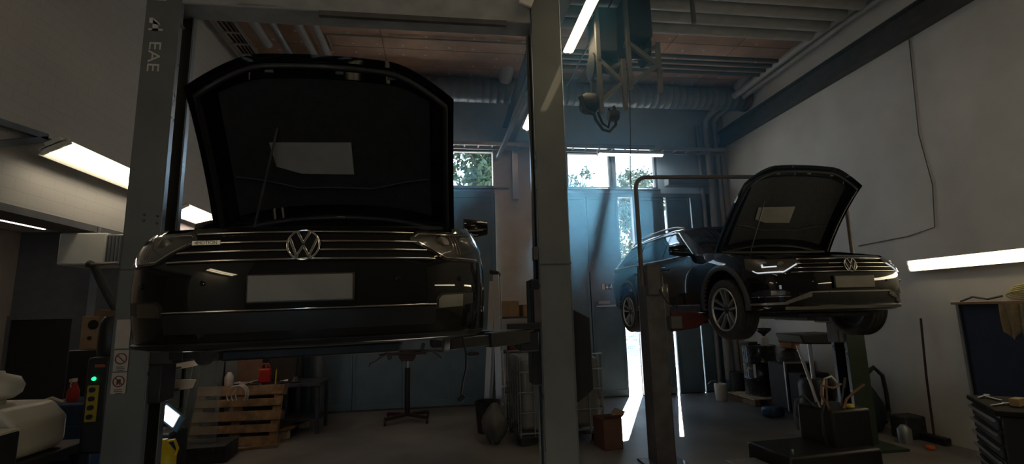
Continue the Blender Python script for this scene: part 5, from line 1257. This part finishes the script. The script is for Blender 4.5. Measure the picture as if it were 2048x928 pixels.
for x in (-.2, .2): MB().lathe([(0, -.02), (.055, -.018), (.06, 0), (.055, .018), (0, .02)], 18, o=(x, -.18, .061), axis='x').build('wheel', RUBBER, ca)
bgm = MB(); rr = []
for j in range(7):
    t = j / 6; rr.append([Vector(((.20 * math.cos(t * 1.45) + .022 * math.sin(a * 4 + j * 2)) * math.cos(a) * 1.1, (.17 * math.cos(t * 1.45) + .02 * math.sin(a * 5 + j)) * math.sin(a), .20 * math.sin(t * 1.5))) for a in [2 * PI * k / 22 for k in range(22)]])
bgm.grid(rr, closed_u=True); bgm.add(rr[0], [tuple(range(22))]); bgm.add(rr[-1], [tuple(range(22))]); one(bgm, 'crumpled_cover', mat('cover_dark', (.055, .055, .05), .7, var=.4, scale=10, bump=.6, bscale=25), 'crumpled dark cover lying on the black service machine', 'cover', (5.76, 7.78, .79), smooth=60)
wb = thing('brown_carton', 'small orange-brown carton lying on crumpled cover', 'carton', (5.78, 7.78, .992), R(25))
MB().box((0, 0, .06), (.26, .20, .11), Matrix.Rotation(.2, 3, 'Y')).build('box', mat('carton_orange', (.30, .13, .05), .7, var=.15), wb, bevel=.004)
MB().box((-.13, 0, .12), (.10, .2, .006), Matrix.Rotation(.7, 3, 'Y')).build('flap', CARD, wb)
one(MB().tube([(0, 0, 0), (-.06, .10, .6), (-.13, .20, 1.15)], .022, 10), 'steel_bar', STEEL, 'steel bar leaning left of the green lift post', 'bar', (5.12, 6.35, .01), smooth=60)
one(MB().box((0, 0, .33), (.50, .28, .66)), 'dark_cabinet', mat('cabinet_black_blue', (.007, .007, .010), .7, var=.3), 'dark cabinet right of service machine behind steel bar', 'cabinet', (5.74, 7.36, 0), R(0), .015)
# welding trolley with hoses by the wall
wt = thing('welding_trolley', 'dark trolley with hoses and upright handle right of the green post', 'trolley', (5.72, 6.42, 0), R(-20))
m = MB(); m.lathe([(0, .05), (.25, .05), (.30, .16), (.30, .34), (.22, .52), (.13, .66), (.10, .80), (0, .86)], 28); m.build('body', mat('trolley_teal', (.012, .022, .022), .45, var=.4), wt, smooth=60)
m = MB(); m.tube([(.10, 0, .70), (.12, 0, .95), (.10, 0, 1.06)], .022, 10); m.build('handle', GREYP, wt)
MB().cyl((.10, 0, 1.04), (.09, 0, 1.13), .032, n=14).build('grip', RUBBER, wt)
for s_ in (0, 1):
    m = MB(); m.tube([(.05, -.12, .76 - .05 * s_), (.18, -.16, .86), (.30, -.1, .74), (.34, -.05, .5), (.36, 0, .25), (.24, -.15, .14)], .026, 10); m.build('hose', RUBBER, wt)
for x in (-.22, .22): MB().lathe([(0, -.02), (.09, -.018), (.10, 0), (.09, .018), (0, .02)], 20, o=(x, .16, .102), axis='x').build('wheel', RUBBER, wt)
br = thing('floor_broom', 'dark broom handle leaning upright against the right wall', 'broom', (6.02, 5.65, .0))
MB().tube([(0, 0, .08), (.03, .01, .8), (.09, .02, 1.52)], .013, 8).build('stick', mat('broom_stick', (.05, .015, .012), .5, var=.2), br)
MB().box((0, 0, .06), (.10, .34, .06)).build('brush_head', BLACK, br, bevel=.01)
MB().box((0, 0, .018), (.09, .33, .034)).build('bristles', MESS, br)
one(MB().box((0, 0, .14), (.30, .24, .28)), 'dark_toolbox', MESS, 'dark toolbox by the wall right of welding trolley', 'toolbox', (5.96, 5.93, 0), 0, .02)
one(MB().lathe([(0, 0), (.07, 0), (.075, .03), (.075, .17), (.03, .22), (0, .22)], 16), 'grey_canister', GREYP, 'small grey canister before the dark toolbox', 'canister', (5.68, 5.72, 0), smooth=50)
one(MB().lathe([(0, 0), (.035, 0), (.05, .02), (.045, .045), (0, .055)], 14), 'orange_cap', mat('cap_orange', (.55, .10, .02), .5, var=.1), 'small orange cap lying on floor before the canister', 'cap', (5.70, 5.42, 0))
# tool board on the wall
tb_ = thing('tool_board', 'dark blue tool board with pale top ledge on right wall', 'board', (6.085, 4.35, 1.15))
MB().box((0, 0, 0), (.04, 1.55, 1.08)).build('panel', mat('board_navy', (.010, .018, .042), .5, var=.15), tb_, bevel=.004)
MB().box((-.03, 0, .555), (.12, 1.62, .03)).build('ledge', CARD, tb_, bevel=.003)
MB().box((-.022, .785, 0), (.03, .03, 1.10)).build('edge_strip', GREYP, tb_)
m = MB(); m.tube([(-.05, -.35, -.25), (-.06, -.33, -.34), (-.05, -.30, -.28)], .012, 8); m.build('hook', STEEL, tb_)
cl = MB()
for k in range(4): cl.tube([((.02 + .006 * k) * 0 - .03 + .008 * k, .22 * math.cos(a) * (1 - .06 * k), .045 + .02 * k + .05 * math.sin(a)) for a in [2 * PI * i / 24 for i in range(24)]], .009, 6, closed=True)
one(cl, 'cable_coil', mat('cable_pale_yellow', (.42, .36, .14), .5, var=.15), 'coiled pale yellow cable lying on top of the blue board', 'cable', (6.05, 4.35, 1.735), smooth=60)
one(MB().tube([(0, .30, 0), (-.01, .15, .05), (0, 0, .02), (.0, -.15, .05)], .012, 6), 'dark_cable', BLACK, 'dark cable end left of the yellow coil on blue board', 'cable', (6.07, 4.80, 1.725))
cr = MB(); rows = [[Vector((-.02 * math.sin(i * 1.4 + j * .3) - .02, -.14 + .28 * i / 9 * (1 - .05 * j) + .012 * j, -.34 * j / 7 * (1 - .12 * math.sin(i * .9)))) for i in range(10)] for j in range(8)]
cr.slab(rows, lambda j, i: Vector((.008, 0, 0))); one(cr, 'tan_cloth', mat('cloth_tan', (.22, .17, .10), .9, var=.15, scale=20), 'tan cloth hanging from top ledge of the blue board', 'cloth', (5.985, 4.48, 1.69), smooth=60)
# tool chest in the near right corner
tc_ = thing('tool_chest', 'black tool chest with grey drawer handles in the near right corner', 'tool chest', (4.44, 3.68, 0), 0)
u = Vector((-.62, -.78, 0)).normalized(); v = Vector((.78, -.62, 0)).normalized()
tc_.rotation_euler = (0, 0, math.atan2(u.y, u.x))    # local x runs along the drawers, +y away from them
# local: x along u, y along left of u
sgn = 1 if Vector((-u.y, u.x, 0)).dot(v) > 0 else -1
MB().span((-.37, 0, .12), (.37, sgn * .50, .86)).build('casing', mat('chest_black', (.012, .012, .013), .4, 0, .3, rvar=.1), tc_, bevel=.012)
MB().span((-.40, -sgn * .03, .86), (.40, sgn * .53, .90)).build('top_tray', mat('tray_mat_black', (.010, .010, .010), .85, var=.3, spec=.2), tc_, bevel=.01)
for k in range(6):
    z = .79 - .105 * k if k < 5 else .20; h_ = .09 if k < 5 else .15
    d_ = MB(); d_.span((-.35, -sgn * .014, z - h_ / 2), (.35, 0, z + h_ / 2)); d_ = d_.build('drawer', mat('chest_black', (.012, .012, .013)), tc_, bevel=.004)
    m = MB(); m.cyl((-.33, -sgn * .032, z + h_ * .30), (.33, -sgn * .032, z + h_ * .30), .013, n=10); m.build('drawer_handle', mat('handle_grey', (.22, .22, .22), .4, .5, rvar=.1), d_)
for x in (-.30, .30):
    for y in (.08, .42): MB().lathe([(0, -.018), (.05, -.016), (.056, 0), (.05, .016), (0, .018)], 18, o=(x, sgn * y, .057), axis='y').build('castor', RUBBER, tc_)
def onchest(a, b, z=.902): p = Vector((4.44, 3.68, 0)) + u * a + v * b; return (p.x, p.y, z)
one(MB().box((0, 0, .03), (.12, .06, .06)), 'wood_block', mat('block_pale', (.34, .22, .11), .7, var=.15), 'pale wooden block lying on the black tool chest', 'block', onchest(.10, .18), .3, .005)
for a, b, r_, lb in ((-.25, .05, .4, 'left wrench lying at far end of tool chest'), (-.16, .10, 1.2, 'middle wrench lying on the tool chest'), (.15, .05, .2, 'right wrench lying on the tool chest')):
    m = MB(); m.box((0, 0, .008), (.18, .018, .010)); m.lathe([(.010, 0), (.022, 0), (.022, .016), (.010, .016)], 12, o=(.10, 0, 0), close=True); one(m, 'wrench', STEEL, lb, 'wrench', onchest(a, b), r_)
m = MB(); m.lathe([(0, 0), (.035, 0), (.04, .05), (.036, .13), (.015, .16), (0, .17)], 16); one(m, 'dark_bottle', BLACK, 'dark bottle standing on near part of the tool chest', 'bottle', onchest(.02, .33))
# tool trolley with cables in the foreground
ft = thing('tool_trolley', 'low black box trolley in the right foreground', 'trolley', (3.25, 4.35, 0), R(4))
MB().box((.10, 0, .26), (.95, .55, .40)).build('casing', mat('trolley_black', (.008, .008, .009), .5, var=.2), ft, bevel=.02)
MB().box((.42, .05, .60), (.42, .42, .36)).build('upper_box', mat('trolley_black', (.008, .008, .009)), ft, bevel=.02)
for x in (-.3, .5):
    for y in (-.2, .2): MB().lathe([(0, -.02), (.055, -.018), (.06, 0), (.055, .018), (0, .02)], 18, o=(x, y, .061), axis='y').build('castor', RUBBER, ft)
MB().lathe([(0, 0), (.015, 0), (.015, .015), (0, .02)], 10, o=(-.20, -.10, .46)).build('lid_knob', CHROME, ft)
MB().box((-.55, -.05, .34), (.30, .42, .02)).build('side_tray', GREYP, ft, bevel=.004)
random.seed(5); CP = [(0, 0, 0), (-.05, -.02, .10)]
cm_ = [mat('cable_brown', (.16, .08, .05), .5, var=.2), BLACK, WPLAS, DARKSTEEL, mat('cable_brown', (.16, .08, .05))]
for k, (lb, pts) in enumerate((('brown test cable arching over the black trolley', [(0, 0, 0), (-.06, .0, .12), (-.02, .03, .20), (.10, .03, .17), (.20, .05, .20)]), ('black test cable hanging off left side of the black trolley', [(0, 0, 0), (-.05, -.05, .08), (-.10, -.06, -.02), (-.10, -.06, -.20), (-.08, -.05, -.28)]), ('white curved pipe end standing on the black trolley', [(0, 0, 0), (.02, 0, .14), (.06, 0, .24), (.13, 0, .26), (.18, .0, .20)]), ('thin dark wire loop at back left of the trolley top', [(0, 0, 0), (-.08, .02, .10), (-.16, .02, .06), (-.20, .0, -.06), (-.19, -.01, -.20)]), ('long brown lead rising to the right from the trolley top', [(0, 0, 0), (.06, .02, .08), (.16, .03, .14), (.27, .03, .20)]))):
    one(MB().tube(pts, .011, 8), 'test_cable', cm_[k], lb, 'cable', [(3.52, 4.30, .785), (3.43, 4.22, .785), (3.58, 4.45, .785), (3.46, 4.42, .785), (3.62, 4.24, .785)][k], smooth=60)
for k, (lb, x, r_) in enumerate((('steel pliers standing up in trolley top, left', 3.48, .25), ('steel screwdriver standing up in trolley top, middle', 3.56, -.2), ('long dark tool leaning at right in trolley top', 3.70, -.5))):
    m = MB(); m.cyl((0, 0, 0), (math.sin(r_) * -.14, .02, .16), .008, n=8); m.cyl((math.sin(r_) * -.14, .02, .16), (math.sin(r_) * -.22, .03, .25), .014, .011, n=10); one(m, 'hand_tool', [STEEL, cm_[0], DARKSTEEL][k], lb, 'tool', (x, 4.36, .785))
one(MB().lathe([(0, 0), (.035, 0), (.04, .012), (.03, .03), (0, .034)], 18), 'yellow_tape', mat('tape_yellow', (.50, .38, .06), .5, var=.1), 'small yellow roll lying on the black trolley', 'roll', (3.72, 4.28, .785))
nb = MB(); nb.box((0, 0, .08), (.30, .22, .16)); one(nb, 'navy_bag', NAVY, 'dark navy bag on floor before the black service machine', 'bag', (5.12, 7.45, 0), R(15), .05)
# ------------------------------------------------------------------ blue veil volume put in for the lens flare glow round the windows
FLARE_HAZE = 0.19
hz = bpy.data.materials.new('flare_haze'); hz.use_nodes = True; n = hz.node_tree; n.nodes.clear()
v = n.nodes.new('ShaderNodeVolumeScatter'); o = n.nodes.new('ShaderNodeOutputMaterial'); n.links.new(v.outputs[0], o.inputs['Volume'])
v.inputs['Color'].default_value = (.20, .58, 1.0, 1); v.inputs['Anisotropy'].default_value = .45
t_ = n.nodes.new('ShaderNodeTexCoord'); gr_ = n.nodes.new('ShaderNodeTexGradient'); gr_.gradient_type = 'QUADRATIC_SPHERE'
mu = n.nodes.new('ShaderNodeMath'); mu.operation = 'MULTIPLY'; mu.inputs[1].default_value = FLARE_HAZE
n.links.new(t_.outputs['Object'], gr_.inputs[0]); n.links.new(gr_.outputs['Fac'], mu.inputs[0]); n.links.new(mu.outputs[0], v.inputs['Density'])
mp_ = n.nodes.new('ShaderNodeMapping'); mp_.vector_type = 'POINT'; mp_.inputs['Scale'].default_value = (1 / 3.4, 1 / 4.8, 1 / 2.4)
n.links.new(t_.outputs['Object'], mp_.inputs[0]); n.links.new(mp_.outputs[0], gr_.inputs[0])
hc_ = Vector((2.0, 6.0, 4.0))
hm = MB().span((-7.2 - hc_.x, YF - .6 - hc_.y, -.5 - hc_.z), (XR + .5 - hc_.x, YB + .5 - hc_.y, ZC + .5 - hc_.z))
hb = hm.build('flare_haze', hz, loc=hc_); tag(hb, kind='stuff')
S.cycles.volume_bounces = 0; S.cycles.volume_step_rate = 2.0
